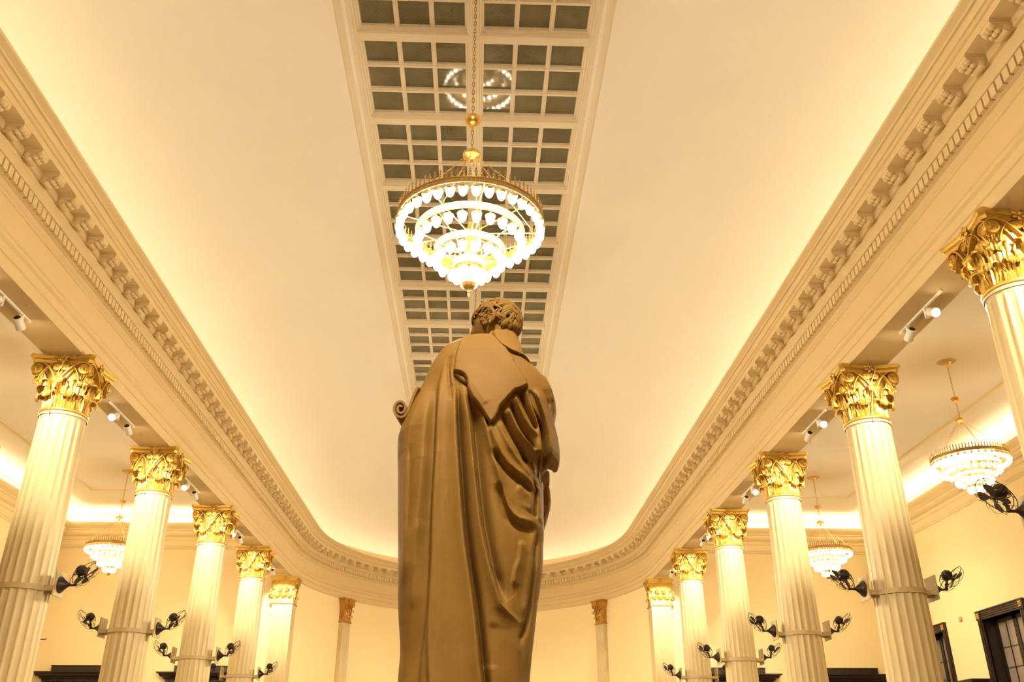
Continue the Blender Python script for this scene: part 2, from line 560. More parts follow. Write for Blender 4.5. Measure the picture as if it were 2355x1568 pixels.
def volute_mesh(scale=1.0):
    """corner scroll: lies in the (s,z) plane, s runs towards the corner."""
    mb = MB()
    c = (.0, -.095)
    sp = spiral(c, .092, 1.6, PI*.5, -1, 34, .15)
    stem = []
    p0 = (-.36, -.44)
    for i in range(14):
        t = i/14
        x = p0[0]+(sp[0][0]-p0[0])*(t**1.25)
        z = p0[1]+(sp[0][1]-p0[1])*math.sin(t*PI/2)**.9
        stem.append((x, z))
    ribbon(stem+sp, .042, .017, mb)
    mb.add(*disc_yz(c, .084, .020))
    mb.ball((c[0], 0, c[1]), (.022, .045, .022), 6, 10)
    if scale != 1: mb.xf(Matrix.Scale(scale, 4))
    return mb
def disc_yz(c, r, hy):
    n = 20
    vs = [(c[0]+r*math.cos(2*PI*k/n), -hy, c[1]+r*math.sin(2*PI*k/n)) for k in range(n)]+[(c[0]+r*math.cos(2*PI*k/n), hy, c[1]+r*math.sin(2*PI*k/n)) for k in range(n)]
    return vs, [tuple(range(n)), tuple(range(n, 2*n))[::-1]]+[(k, (k+1) % n, n+(k+1) % n, n+k) for k in range(n)]

def leaf_mb(h, wd, curl, lobes=4, nu=17, nv=22, rise=.0):
    """acanthus leaf standing at the origin: x outwards, y across, z up; tip curls out and over."""
    def pt(u, v, side):
        # centre line
        if v < .68:
            t = v/.68
            x, z = rise*t**1.5, h*t
            nx, nz = 1, 0
        else:
            a = (v-.68)/.32*PI*1.3
            R = curl
            x, z = rise+R*(1-math.cos(a)), h+R*.85*math.sin(a)
            nx, nz = math.cos(a), -math.sin(a)
        wv = wd*(.62+.5*math.sin(min(1, v/.6)*PI/2)) if v < .62 else wd*1.12*(1-((v-.62)/.38)**3*.42)
        sc = 1-.15*math.sin(v*PI*lobes)**2*(abs(u)**3)
        y = u*wv*sc
        rib = .009*math.cos(u*PI*5.0)*(1-.6*max(0, (v-.6)/.4)) + .016*math.exp(-(u/.14)**2)
        cup = -.03*u*u*(1-v)+.035*u*u*v
        k = rib+cup+(0 if side else -.014)
        return (x+nx*k, y, z+nz*k)
    mb = MB()
    F = [[pt(-1+2*i/(nu-1), j/(nv-1), 1) for i in range(nu)] for j in range(nv)]
    B = [[pt(-1+2*i/(nu-1), j/(nv-1), 0) for i in range(nu)] for j in range(nv)]
    mb.grid(F); mb.grid([r[::-1] for r in B])
    for j in range(nv-1):
        for e in (0, nu-1):
            mb.add([F[j][e], F[j+1][e], B[j+1][e], B[j][e]], [(0, 1, 2, 3)])
    mb.add(F[-1]+B[-1], [(i, i+1, nu+i+1, nu+i) for i in range(nu-1)])
    return mb

def abacus_mb(hw, z0, z1, sides=4, inset=.075, cut=.055):
    """concave-sided slab, moulded edge. hw: half width at the horns."""
    mb = MB()
    def outline(k):
        P = []
        for s_ in range(4):
            for i in range(13):
                t = -1+2*i/12
                x = t*(hw-cut)
                y = -(hw-inset*(1-t*t))
                a = s_*PI/2
                P.append(((x*math.cos(a)-y*math.sin(a))*k, (x*math.sin(a)+y*math.cos(a))*k))
        return P
    H = z1-z0
    pr = [(.90, z0), (.915, z0+.01), (.93, z0+.38*H), (.945, z0+.42*H), (.945, z0+.52*H), (.965, z0+.56*H), (1.0, z0+.80*H), (1.0, z1)]
    rows = [[(x, y, z) for x, y in outline(k)] for k, z in pr]
    mb.grid(rows, False, True)
    n = len(rows[0])
    o = len(mb.v)
    mb.f.append(tuple(range(n))[::-1]); mb.f.append(tuple((len(rows)-1)*n+i for i in range(n)))
    return mb

def fleuron_mb():
    mb = MB()
    for k in range(6):
        a = 2*PI*k/6
        M = Matrix.Rotation(a, 4, 'X')
        m = MB().ball((0.012, 0, .05), (.016, .030, .042), 6, 8)
        mb.join(m.xf(M))
    mb.ball((.03, 0, 0), (.028, .028, .028), 6, 8)
    for k in range(5):
        mb.ball((.005, .012*math.sin(k*2), -.07-.03*k), (.012, .012+.004*(k % 2), .022), 5, 6)
    return mb

ME = {}
ME['bell'] = MB().lathe([(.0, -.004), (.352, -.004), (.362, .006), (.367, .022), (.362, .040), (.350, .048), (.335, .055), (.325, .075), (.322, .25), (.328, .40), (.345, .55), (.375, .66), (.415, .735), (.425, .76), (0, .76)], 48).mesh('bell', M_gold, 40)
ME['leaf_low'] = leaf_mb(.20, .118, .060).mesh('leaf', M_gold, 50)
ME['leaf_high'] = leaf_mb(.40, .115, .068, 5, rise=.035).mesh('leaf', M_gold, 50)
ME['leaf_corner'] = leaf_mb(.17, .075, .045, 3, 11, 14, rise=.05).mesh('leaf', M_gold, 50)
ME['volute'] = volute_mesh().mesh('volute', M_gold, 40)
ME['helix'] = volute_mesh(.66).mesh('helix', M_gold, 40)
ME['abacus'] = abacus_mb(.505, .752, .882).mesh('abacus', M_gold, 30)
ME['fleuron'] = fleuron_mb().mesh('fleuron', M_gold, 45)

def capital(parent, zbase):
    """round Corinthian capital: bell with leaves, scrolls, abacus and flowers as sub-parts."""
    cp = place('capital', ME['bell'], parent, (0, 0, zbase))
    cp['label'] = 'gilded capital with curled acanthus leaves and scrolls'
    for k in range(8):
        a = 2*PI*k/8
        r = .328
        place('leaf', ME['leaf_low'], cp, (r*math.cos(a+PI/8), r*math.sin(a+PI/8), .05), (0, 0, a+PI/8))
        place('leaf', ME['leaf_high'], cp, (r*math.cos(a)*.985, r*math.sin(a)*.985, .055), (0, 0, a))
    for q in range(4):
        diag = PI/4+q*PI/2
        for s_ in (-1, 1):
            # face direction next to this corner
            f = diag+s_*PI/4
            # corner point and face middle
            cx, cy = .60*math.cos(diag), .60*math.sin(diag)
            mx, my = .43*math.cos(f), .43*math.sin(f)
            ang = math.atan2(cy-my, cx-mx)-s_*.10
            o = place('volute', ME['volute'], cp, (cx-.055*math.cos(ang)-.02*math.cos(diag), cy-.055*math.sin(ang)-.02*math.sin(diag), .75), (0, 0, ang))
            # inner scrolls meeting under the flower
            ang2 = math.atan2(-(cy-my), -(cx-mx))
            hx, hy = .425*math.cos(f), .425*math.sin(f)
            tx, ty = math.cos(diag)-math.cos(f)*math.cos(PI/4), math.sin(diag)-math.sin(f)*math.cos(PI/4)
            l = math.hypot(tx, ty); tx /= l; ty /= l
            place('helix', ME['helix'], cp, (hx+tx*.07, hy+ty*.07, .745), (0, 0, math.atan2(-ty, -tx)))
        place('leaf', ME['leaf_corner'], cp, (.40*math.cos(diag), .40*math.sin(diag), .42), (0, 0, diag))
        f = q*PI/2
        place('fleuron', ME['fleuron'], cp, (.425*math.cos(f), .425*math.sin(f), .83), (0, 0, f))
    place('abacus', ME['abacus'], cp)
    return cp

# fluted shaft, z measured from the floor
def shaft_mesh():
    NFL, S = 20, 7
    H = Z_CAP+E
    zs = [.36, .42, .48, .6, 1.5, 2.5, 3.3, 4.0, 4.8, 5.6, 6.2, H-.24, H-.16, H-.12, H-.09, H-.07, H-.05, H-.004]
    P = []
    for z in zs:
        t = z/H
        r = .395-.055*t**1.35
        d = 1.0
        if z < .5: d = (z-.36)/.14
        e = (H-.06-z)
        if e < .14: d = max(0.0, min(1, e/.14))**.5 if e > 0 else 0
        row = []
        for k in range(NFL*S):
            q = (k % S)/S
            # fillet .18 of the pitch, the rest a round-bottomed flute
            if q < .17: f = 0
            else:
                u = (q-.17)/.83*2-1
                f = math.sqrt(max(0, 1-u*u))
            rr = r-.019*f*d
            a = 2*PI*(k)/(NFL*S)
            row.append((rr*math.cos(a), rr*math.sin(a), z))
        P.append(row)
    mb = MB().grid(P, False, True)
    mb.lathe([(.353, H-.05), (.358, H-.035), (.353, H-.012), (.345, H-.004)], 48)
    return mb.mesh('shaft', M_shaft, 30)
ME['shaft'] = shaft_mesh()
ME['base'] = MB().lathe([(.56,.10),(.58,.13),(.585,.17),(.56,.20),(.50,.215),(.47,.235),(.47,.26),(.50,.28),(.505,.30),(.49,.325),(.43,.335),(.40,.37)], 48).box(-.6,.6,-.6,.6,0,.10).mesh('base', M_shaft, 30)

def column(x, y, label):
    t = thing('column', label, 'column', (x, y, -E), 0, 'fluted columns with gilded capitals')
    place('base', ME['base'], t)
    place('shaft', ME['shaft'], t)
    capital(t, Z_CAP+E)
    return t
WORDS = ['nearest', 'second', 'third', 'fourth', 'fifth']
LLAB = ['fluted ivory column with gilded capital, just outside the left edge nearest the camera',
        'fluted ivory column with gilded capital, largest at the left edge of the photo',
        'fluted ivory column with gilded capital, second from the left edge, in front of the aisle chandelier',
        'fluted ivory column with gilded capital, third from the left edge',
        'fluted ivory column with gilded capital, last round one on the left before the flat pilaster']
RLAB = ['fluted ivory column with gilded capital cut off by the right edge of the photo',
        'fluted ivory column with gilded capital and clamp with two fans, large one on the right, beside the windows',
        'fluted ivory column with gilded capital, third from the right edge, left of the smaller aisle chandelier',
        'fluted ivory column with gilded capital, fourth from the right edge',
        'fluted ivory column with gilded capital, last round one on the right before the flat pilaster']
for y, l in zip(LY, LLAB): column(-COLX, y, l)
for y, l in zip(RY, RLAB): column(COLX, y, l)

# cables running over some capitals
def cable(x, y, sg, name_label):
    P = [(x+.02*sg+.10*sg, y-.30, 5.885), (x+.09*sg, y-.47, 5.84), (x+.05*sg, y-.50, 5.73), (x-.01*sg, y-.47, 5.60), (x-.03*sg, y-.455, 5.42), (x-.05*sg, y-.44, 5.26), (x-.055*sg, y-.385, 5.15), (x-.058*sg, y-.375, 5.03), (x-.058*sg, y-.372, 4.93)]
    Q = []
    for i in range(len(P)-1):
        for k in range(4):
            t = k/4
            Q.append(tuple(P[i][j]*(1-t)+P[i+1][j]*t for j in range(3)))
    Q.append(P[-1])
    o = MB().tube(Q, .0070, 6).build('cable', M_cable, None, (0, 0, E))
    tag(o, name_label, 'cable', 'cables over the capitals')
cable(-COLX, LY[1], 1, 'thin cable crossing the gilded capital of the largest left column')
cable(-COLX, LY[2], 1, 'thin cable crossing the capital of the second left column')
cable(-COLX, LY[3], 1, 'thin cable crossing the capital of the third left column')
cable(-COLX, LY[4], 1, 'thin cable crossing the capital of the fourth left column')
cable(COLX, RY[1], 1, 'thin pale cable crossing the gilded capital of the large right column')
cable(COLX, RY[4], -1, 'thin cable crossing the capital of the last round right column')

# ------------------------------------------------------------------ pilasters
def pilaster(x, y, ang, w, dep, m_gold, label, flute=6, h=Z_CAP, group='flat pilasters'):
    """front face towards local -y, back at y=0 (against the wall)."""
    t = thing('pilaster', label, 'pilaster', (x, y, -E), ang, group)
    H = h+E
    mb = MB()
    hw = w/2
    n = flute
    pitch = (w-.06)/n
    prof = [(-hw, 0), (-hw, -dep)]
    for k in range(n):
        a = -hw+.03+k*pitch
        prof.append((a+pitch*.16, -dep))
        for j in range(1, 6):
            u = j/6*2-1
            prof.append((a+pitch*(.16+.34*(u+1)), -dep+.022*math.sqrt(1-u*u)))
        prof.append((a+pitch*.84, -dep))
    prof += [(hw, -dep), (hw, 0)]
    mb.grid([[(px, py, z) for px, py in prof] for z in (.3, H)])
    mb.build('shaft', M_shaft, t, ang=30)
    MB().box(-hw-.05, hw+.05, -dep-.05, 0, 0, .3).build('base', M_shaft, t, ang=0)
    # capital: flared block
    mb = MB()
    k = .88/.88
    pr = [(.0, .045), (.015, .06), (.045, .045), (.055, .012), (.30, .0), (.52, .02), (.66, .055), (.75, .10), (.76, .10)]
    rows = []
    for z, e in [(0.0, .03), (.012, .042), (.035, .042), (.05, .03), (.056, .008), (.30, .0), (.52, .02), (.66, .055), (.75, .09)]:
        rows.append([(-hw-e, 0, z), (-hw-e, -dep-e, z), (hw+e, -dep-e, z), (hw+e, 0, z)])
    mb.grid(rows)
    mb.add(rows[-1], [(0, 1, 2, 3)]); mb.add(rows[0], [(0, 1, 2, 3)])
    cp = mb.build('capital', m_gold, t, (0, 0, H), ang=20)
    cp['label'] = 'gilded flat capital with curled leaves'
    mg = m_gold
    def inst(name, key, loc, rz, sc=1):
        me = ME.get((key, mg.name))
        if me is None:
            me = ME[key].copy(); me.materials.clear(); me.materials.append(mg); ME[(key, mg.name)] = me
        o = place(name, me, cp, loc, (0, 0, rz), (sc*1.35, sc*1.15, .95) if name == 'leaf' else (sc, sc, sc))
        return o
    sl = w/.66*.62
    for px in (-w*.30, 0.0, w*.30) if flute > 4 else (-w*.25, w*.25):
        inst('leaf', 'leaf_low', (px, -dep+.005, .05), -PI/2, sl*.95)
    for px in (-w*.16, w*.16):
        inst('leaf', 'leaf_high', (px, -dep+.005, .055), -PI/2, sl*1.0)
    for px, a in ((-hw, -PI*.75), (hw, -PI*.25)):
        inst('leaf', 'leaf_low', (px*.97, -dep*.97, .05), a, sl*.95)
        inst('leaf', 'leaf_high', (px*.97, -dep*.97, .055), a, sl)
    for sgn in (-1, 1):
        for yy in ((-dep*.5,) if dep < .4 else (-dep*.3, -dep*.7)):
            inst('leaf', 'leaf_low', (sgn*hw*.99, yy, .05), 0 if sgn > 0 else PI, sl*.95)
        inst('volute', 'volute', (sgn*(hw+.02), -dep-.05, .75), 0 if sgn > 0 else PI, .86)
        inst('helix', 'helix', (-sgn*.055, -dep-.06, .745), 0 if sgn < 0 else PI, .9)
        if dep > .4: inst('volute', 'volute', (sgn*(hw+.05), -dep-.02, .75), -PI/2, .8)
    inst('fleuron', 'fleuron', (0, -dep-.115, .82), -PI/2)
    ab = MB()
    for e0, z0, z1 in ((.085, .755, .80), (.10, .80, .83), (.125, .83, .882)):
        ab.box(-hw-e0, hw+e0, -dep-e0, 0, z0, z1)
    ab.build('abacus', mg, cp, ang=0)
    return t
# square antae at the ends of the arcades
pilaster(6.33, YE-.002, 0, .66, .65, M_gold, 'square ivory pilaster with bright gilded capital ending the right arcade', 7)
pilaster(-6.33, YE-.002, 0, .66, .65, M_gold, 'square ivory pilaster with bright gilded capital ending the left arcade', 7)
# apse pilasters, their backs on the curved wall
for sg in (1, -1):
    th = math.acos(4.92/(WX+.04))
    if sg < 0: th = PI-th
    p0, p1 = apse(th, -.05), apse(th, 1)
    ang = math.atan2(p1[1]-p0[1], p1[0]-p0[0])+PI/2
    pilaster(p0[0], p0[1], ang, .46, .20, M_gilt, 'narrow fluted pilaster with dull gilded capital on the curved apse wall, %s of the statue' % ('right' if sg > 0 else 'left'), 5)

# ------------------------------------------------------------------ clamps and fans on the columns
def clamp_mb():
    mb = MB()
    mb.lathe([(.362, -.038), (.378, -.038), (.378, .038), (.362, .038)], 48)
    return mb
ME['band'] = clamp_mb().mesh('band', M_board, 30)
def arm_mb(sg):
    mb = MB()
    for yy in (-.15, .15):
        mb.prism([(sg*.335, yy*.8, -.035), (sg*.50, yy, -.035), (sg*.50, yy, .035), (sg*.335, yy*.8, .035)], (0, -.006, 0), (0, .006, 0))
    mb.box(*sorted((sg*.49, sg*.498)), -.16, .16, -.035, .035)
    for yy in (-.13, .13):
        mb.ball((sg*.42, yy*.96, 0), .012, 5, 6)
    return mb
ME['arm_in'] = arm_mb(1).mesh('bracket', M_board, 0)
ME['arm_out'] = arm_mb(-1).mesh('bracket', M_board, 0)
def clamp(x, y, label):
    t = thing('clamp_band', label, 'clamp', (x, y, Z_BAND), 0, 'clamp bands carrying the fans')
    place('band', ME['band'], t)
    place('bracket', ME['arm_in'], t)
    place('bracket', ME['arm_out'], t)
for y, l in zip(LY[1:], ('largest left', 'second left', 'third left', 'fourth left')):
    clamp(-COLX, y, 'painted metal band clamped round the %s column, holding the fan boards' % l)
for y, l in zip(RY, ('cut off right', 'large right', 'third right', 'fourth right', 'last round right')):
    clamp(COLX, y, 'painted metal band clamped round the %s column, holding the fan boards' % l)

def make_fan_parts():
    d = {}
    d['board'] = MB().box(0, .018, -.17, .17, -.10, .25).mesh('board', M_board, 0)
    dome = MB()
    prof = [(.0, .018), (.118, .018), (.118, .03), (.108, .045), (.095, .05), (.085, .065), (.06, .095), (.042, .12), (.030, .13), (.026, .15), (0, .152)]
    dome.lathe(prof, 28)
    dome.xf(Matrix.Translation((0, 0, .07)) @ Matrix.Rotation(PI/2, 4, 'Y'))
    d['mount'] = dome.mesh('mount', M_iron, 35)
    arm = MB()
    arm.tube([(.14, 0, .07), (.19, 0, .066), (.225, 0, .07)], [.018, .016, .018], 8)
    arm.ball((.232, 0, .075), .026, 6, 8)
    arm.tube([(.232, 0, .075), (.238, .0, .12), (.255, 0, .16), (.262, 0, .20)], [.02, .022, .017, .022], 8)
    arm.ball((.25, 0, .145), (.03, .03, .022), 6, 8)
    d['arm'] = arm.mesh('arm', M_iron, 40)
    # head: axis tipped outwards and down
    ax = Vector((.74, 0, -.67)).normalized()
    zr = Vector((0, 1, 0)).cross(ax)
    MT = Matrix((( ax.x, 0, zr.x, .285), (ax.y, 1, zr.y, 0), (ax.z, 0, zr.z, .27), (0, 0, 0, 1)))   # local x = axis
    RX = Matrix.Rotation(PI/2, 4, 'Y')
    mo = MB().lathe([(0, -.085), (.03, -.083), (.055, -.07), (.068, -.045), (.072, -.02), (.072, .03), (.062, .045), (.05, .05), (.03, .06), (.02, .075), (.015, .10), (0, .10)], 20)
    for k in range(14):
        a = 2*PI*k/14
        mo.box(.066, .078, -.006, .006, -.04, .03) if k == 0 else mo.join(MB().box(.066, .078, -.006, .006, -.04, .03).xf(Matrix.Rotation(a, 4, 'Z')))
    hook = [(-.04+.03*math.cos(a), 0, .07+.035*math.sin(a)) for a in np.linspace(-.3, PI+.3, 10)]
    m2 = MB().tube(hook, .006, 6)
    mo = MB().join(mo.xf(RX)).join(m2).xf(MT)
    mo.tube([(.22, .0, .30), (.18, .01, .27), (.16, .015, .2), (.17, .01, .13), (.20, 0, .09)], .005, 5)
    d['motor'] = mo.mesh('motor', M_iron, 40)
    bl = MB()
    for k in range(4):
        out = [(.02, -.018), (.06, -.022), (.09, -.045), (.13, -.058), (.165, -.05), (.185, -.025), (.19, 0), (.185, .025), (.165, .045), (.13, .05), (.09, .035), (.06, .018), (.02, .016)]
        b = MB()
        n = len(out)
        vs = [(.005+.25*q*.6, q, r) for r, q in out]
        vs2 = [(x_+.004, y_, z_) for x_, y_, z_ in vs]
        b.add(vs+vs2, [tuple(range(n)), tuple(range(n, 2*n))[::-1]]+[(i, (i+1) % n, n+(i+1) % n, n+i) for i in range(n)])
        b.xf(Matrix.Translation((.095, 0, 0)) @ Matrix.Rotation(k*PI/2+.55, 4, 'X'))
        bl.join(b)
    bl.join(MB().ball((.10, 0, 0), (.02, .03, .03), 6, 10))
    d['blades'] = bl.xf(MT).mesh('blades', M_iron, 20)
    cg = MB()
    def ring(r, x, th):
        cg.tube([(x, r*math.cos(a), r*math.sin(a)) for a in np.linspace(0, 2*PI, 41)[:-1]], th, 6, True)
    ring(.225, .055, .0048)
    ring(.05, .165, .003)
    for k in range(3):
        a = 2*PI*k/3+.5
        cg.tube([(.02, .06*math.cos(a), .06*math.sin(a)), (.03, .14*math.cos(a), .14*math.sin(a)), (.055, .225*math.cos(a), .225*math.sin(a))], .0042, 6)
    for k in range(6):
        a0 = 2*PI*k/6
        P = []
        for i in range(19):
            t = i/18
            r = .055+.185*math.sin(PI*t)**.8+.028*math.sin(3*PI*t)
            a = a0+(t-.5)*.95
            P.append((.165-.10*math.sin(PI*t)**1.5, r*math.cos(a), r*math.sin(a)))
        cg.tube(P, .0022, 5)
    d['cage'] = cg.xf(MT).mesh('cage', M_iron, 40)
    return d
FAN = make_fan_parts()
def fan(x, y, sg, label):
    """sg: +1 the board faces +x, -1 it faces -x."""
    t = thing('wall_fan', label, 'fan', (x+sg*.50, y, Z_BAND), 0 if sg > 0 else PI, 'caged iron fans on the columns')
    for k in ('board', 'mount', 'arm', 'motor', 'blades', 'cage'):
        place(k, FAN[k], t)
fan(-COLX, LY[1], 1, 'dark iron caged fan on the hall side of the largest left column')
for y, l in zip(LY[2:], ('second left', 'third left', 'fourth left')):
    fan(-COLX, y, 1, 'dark iron caged fan on the hall side of the %s column' % l)
    fan(-COLX, y, -1, 'dark iron caged fan on the aisle side of the %s column' % l)
fan(COLX, RY[0], -1, 'dark iron caged fan at the right edge, in front of the near aisle chandelier')
for y, l in zip(RY[1:], ('large right', 'third right', 'fourth right', 'last round right')):
    fan(COLX, y, -1, 'dark iron caged fan on the hall side of the %s column' % l)
    fan(COLX, y, 1, 'dark iron caged fan on the aisle side of the %s column' % l)

# ------------------------------------------------------------------ track spotlights under the entablature
SPOT_ANG = math.radians(52)
def spot_parts():
    d = {}
    # lamp head: barrel along +x, mouth at x=.17
    b = MB().lathe([(0, -.02), (.042, -.02), (.052, -.008), (.058, .17), (.053, .17), (.05, .12), (0, .12)], 20).xf(Matrix.Rotation(PI/2, 4, 'Y'))
    d['barrel'] = b.mesh('barrel', M_white, 35)
    d['cap'] = MB().lathe([(0, -.0225), (.040, -.0225), (.040, -.019)], 20).xf(Matrix.Rotation(PI/2, 4, 'Y')).mesh('back_cap', M_black, 35)
    d['lens'] = MB().lathe([(0, .176), (.030, .174), (.053, .166), (.053, .160)], 20).xf(Matrix.Rotation(PI/2, 4, 'Y')).mesh('lens', M_lens, 0)
    d['box'] = MB().box(-.03, .03, -.018, .018, -.16, 0).box(-.012, .012, -.05, .0, -.12, -.09).mesh('driver_box', M_white, 0)
    return d
SP = spot_parts()
def track_spot(x, y, to, label, power):
    """hangs from the track at (x,y); aims at point to."""
    t = thing('track_spotlight', label, 'spotlight', (x, y, 5.855), 0, 'spotlights on the tracks between the columns')
    place('driver_box', SP['box'], t)
    pos = Vector((0, -.085, -.105))
    d = (Vector(to)-(Vector((x, y, 5.855))+pos)).normalized()
    q = d.to_track_quat('X', 'Z')
    h = place('lamp_head', SP['barrel'], t, pos)
    h.scale = (1.0, 1.15, 1.15)
    h.rotation_mode = 'QUATERNION'; h.rotation_quaternion = q
    place('back_cap', SP['cap'], h)
    place('lens', SP['lens'], h)
    L = bpy.data.lights.new('spot_light', 'SPOT')
    L.energy = power; L.spot_size = SPOT_ANG*1.15; L.spot_blend = .5; L.shadow_soft_size = .03
    L.color = (1.0, .88, .66)
    lo = bpy.data.objects.new('spot_light', L)
    COL.objects.link(lo); lo.parent = h
    lo.location = (.20, 0, 0)
    lo.rotation_euler = (0, -PI/2, 0)
def track(x, y0, y1, label):
    o = MB().box(x-.017, x+.017, y0, y1, 5.852, 5.882).box(x-.008, x+.008, y0+.03, y1-.03, 5.8505, 5.853).build('light_track', M_white, None, (0, 0, E), 0)
    tag(o, label, 'track', 'light tracks under the entablature')
for sg, YS, side in ((-1, LY, 'left'), (1, RY, 'right')):
    track(sg*COLX, YS[0]-2.6, YS[0]-1.3, 'short white light track nearest the camera on the %s, above the frame' % side)
    track_spot(sg*COLX, YS[0]-1.80, (sg*COLX, YS[0]-.2, 4.75), 'white spotlight above the frame lighting the nearest %s column' % side, SPOT_W*1.6)
    for k, y in enumerate(YS):
        nx = (YS[k+1] if k < 4 else y+4.2)
        bay = ('nearest', 'second', 'third', 'fourth', 'last')[k]
        x = sg*COLX
        track(x, y+1.45, y+2.75, 'short white light track under the %s bay of the %s entablature' % (bay, side))
        track_spot(x, y+1.93, (x, y+.2, 4.75), 'lit spotlight glaring towards the camera in the %s bay on the %s' % (bay, side), SPOT_W)
        track_spot(x, y+2.50, (x, nx-.2, 4.75), 'white spotlight turned away from the camera in the %s bay on the %s' % (bay, side), SPOT_W*1.6)

# ------------------------------------------------------------------ chandeliers
RR = [.757, .56, .357, .158]
RZ = [.90, .735, .53, .37]
NL = [36, 24, 16, 8]
def chandelier_parts():
    d = {}
    def band(r, h):
        mb = MB().lathe([(r-.012, -h/2), (r+.004, -h/2-.006), (r+.010, -h/2), (r+.010, -h/2+.010), (r+.003, -h/2+.013), (r+.003, h/2-.013), (r+.010, h/2-.010), (r+.012, h/2), (r+.004, h/2+.006), (r-.012, h/2), (r-.012, -h/2)], 96)
        n = int(2*PI*r/.045)
        for k in range(n):
            a = 2*PI*k/n
            mb.join(MB().ball((r+.004, 0, 0), (.005, .011, .011), 4, 6).xf(Matrix.Rotation(a, 4, 'Z')))
        return mb
    for i, r in enumerate(RR):
        d['ring%d' % i] = band(r, (.06, .07, .07, .085)[i]).mesh('ring', M_darkbrass if i == 0 else M_brass, 40)
    d['shade'] = MB().lathe([(.020, -.010), (.043, -.014), (.043, -.048), (.036, -.078), (.020, -.099), (0, -.104)], 10).mesh('lamp_shade', M_shade, 60)
    d['holder'] = MB().lathe([(.006, .05), (.009, .045), (.009, .015), (.018, .01), (.020, -.002), (.046, -.004), (.054, -.008), (.054, -.013), (.047, -.020), (.048, -.026), (.045, -.030)], 14).mesh('lamp_holder', M_brass, 40)
    # cresting: openwork spikes standing on the top ring
    cr = MB()
    sp_ = MB()
    prof = [(.004, 0), (.006, .006), (.016, .016), (.017, .026), (.006, .036), (.005, .042), (.015, .052), (.016, .062), (.005, .074), (.011, .084), (.010, .094), (.003, .108), (0, .124)]
    sp_.lathe(prof, 8)
    sp_.v = [(x*.45, y, z) for x, y, z in sp_.v]
    for k in range(80):
        a = 2*PI*k/80
        b = MB().join(sp_).xf(Matrix.Rotation(a, 4, 'Z') @ Matrix.Translation((RR[0]+.002, 0, .03)))
        cr.join(b)
    d['cresting'] = cr.mesh('cresting', M_darkbrass, 40)
    d['bowl'] = MB().lathe([(0, 0), (.004, .002), (.010, .02), (.012, .035), (.006, .05), (.014, .058), (.016, .07), (.008, .078), (.012, .09), (.045, .105), (.066, .125), (.072, .145), (.078, .15), (.078, .162), (.070, .168), (.062, .19), (.035, .2), (0, .205)], 28).mesh('bowl', M_brass, 35)
    d['post'] = MB().lathe([(.02, .2), (.055, .22), (.055, .30), (.03, .31), (.03, .42), (.06, .43), (.06, .52), (.035, .53), (.035, .70), (.05, .71), (.055, .80), (.03, .83), (.018, .9), (0, .91)], 20).mesh('post', M_brass, 35)
    sp2 = MB()
    for k in range(8):
        a = 2*PI*k/8+.2
        ca, sa = math.cos(a), math.sin(a)
        for (ra, za), (rb, zb) in (((.04, .76), (RR[0]-.01, RZ[0]-.02)), ((.05, .48), (RR[1]-.01, RZ[1]-.03)), ((.04, .36), (RR[2]-.01, RZ[2]-.03)), ((.05, .26), (RR[3]-.008, RZ[3]-.03))):
            sp2.tube([(ra*ca, ra*sa, za), (rb*ca, rb*sa, zb)], .007, 6)
    d['spokes'] = sp2.mesh('spokes', M_brass, 40)
    d['hub'] = MB().lathe([(0, 1.655), (.012, 1.66), (.02, 1.69), (.012, 1.71), (.05, 1.725), (.06, 1.735), (.095, 1.75), (.10, 1.765), (.10, 1.785), (.085, 1.795), (.05, 1.80), (.02, 1.81), (.014, 1.85), (0, 1.852)], 28).mesh('hub', M_brass, 35)
    d['cup'] = MB().lathe([(.008, 2.10), (.013, 2.115), (.013, 2.17), (.02, 2.18), (.05, 2.19), (.075, 2.215), (.09, 2.25), (.095, 2.28), (.09, 2.283), (.075, 2.25), (0, 2.22)], 28).mesh('cup', M_brass, 40)
    return d
CH = chandelier_parts()
def rod_mesh(a):
    mb = MB()
    p0 = (.085*math.cos(a), .085*math.sin(a), 1.70)
    p1 = ((RR[0]-.02)*math.cos(a), (RR[0]-.02)*math.sin(a), RZ[0]+.04)
    q = lambda t: tuple(p0[j]+(p1[j]-p0[j])*t for j in range(3))
    mb.tube([q(.08), q(.93)], .0055, 6)
    for t in (0.0, .05, .95, 1.0):
        c = q(t)
        mb.tube([(c[0]+.016*math.cos(b)*math.cos(a), c[1]+.016*math.cos(b)*math.sin(a), c[2]+.02*math.sin(b)) for b in np.linspace(0, 2*PI, 11)[:-1]], .0035, 5, True)
    return mb.mesh('suspension_rod', M_brass, 40)
RODS = [rod_mesh(2*PI*k/6+.35) for k in range(6)]
def chain_mesh(z0, z1, r=.020, th=.0042):
    mb = MB()
    n = max(2, int((z1-z0)/.058))
    for i in range(n):
        zc = z0+(i+.5)*(z1-z0)/n
        P = []
        for k in range(12):
            a = 2*PI*k/12
            x, z = .014*math.cos(a), .036*math.sin(a)
            P.append((x, 0, zc+z) if i % 2 else (0, x, zc+z))
        mb.tube(P, th, 5, True)
    return mb.mesh('chain', M_darkbrass, 40)
ME['rose'] = MB().lathe([(0, -.11), (.012, -.11), (.02, -.10), (.06, -.085), (.082, -.05), (.085, -.02), (.07, -.018), (.11, -.015), (.15, -.012), (.155, 0)], 28).mesh('canopy', M_brass, 35)
ME['ceil_rose'] = MB().lathe([(.10, -.016), (.17, -.016), (.19, -.010), (.20, 0)], 32).mesh('ceiling_rose', M_plaster, 40)

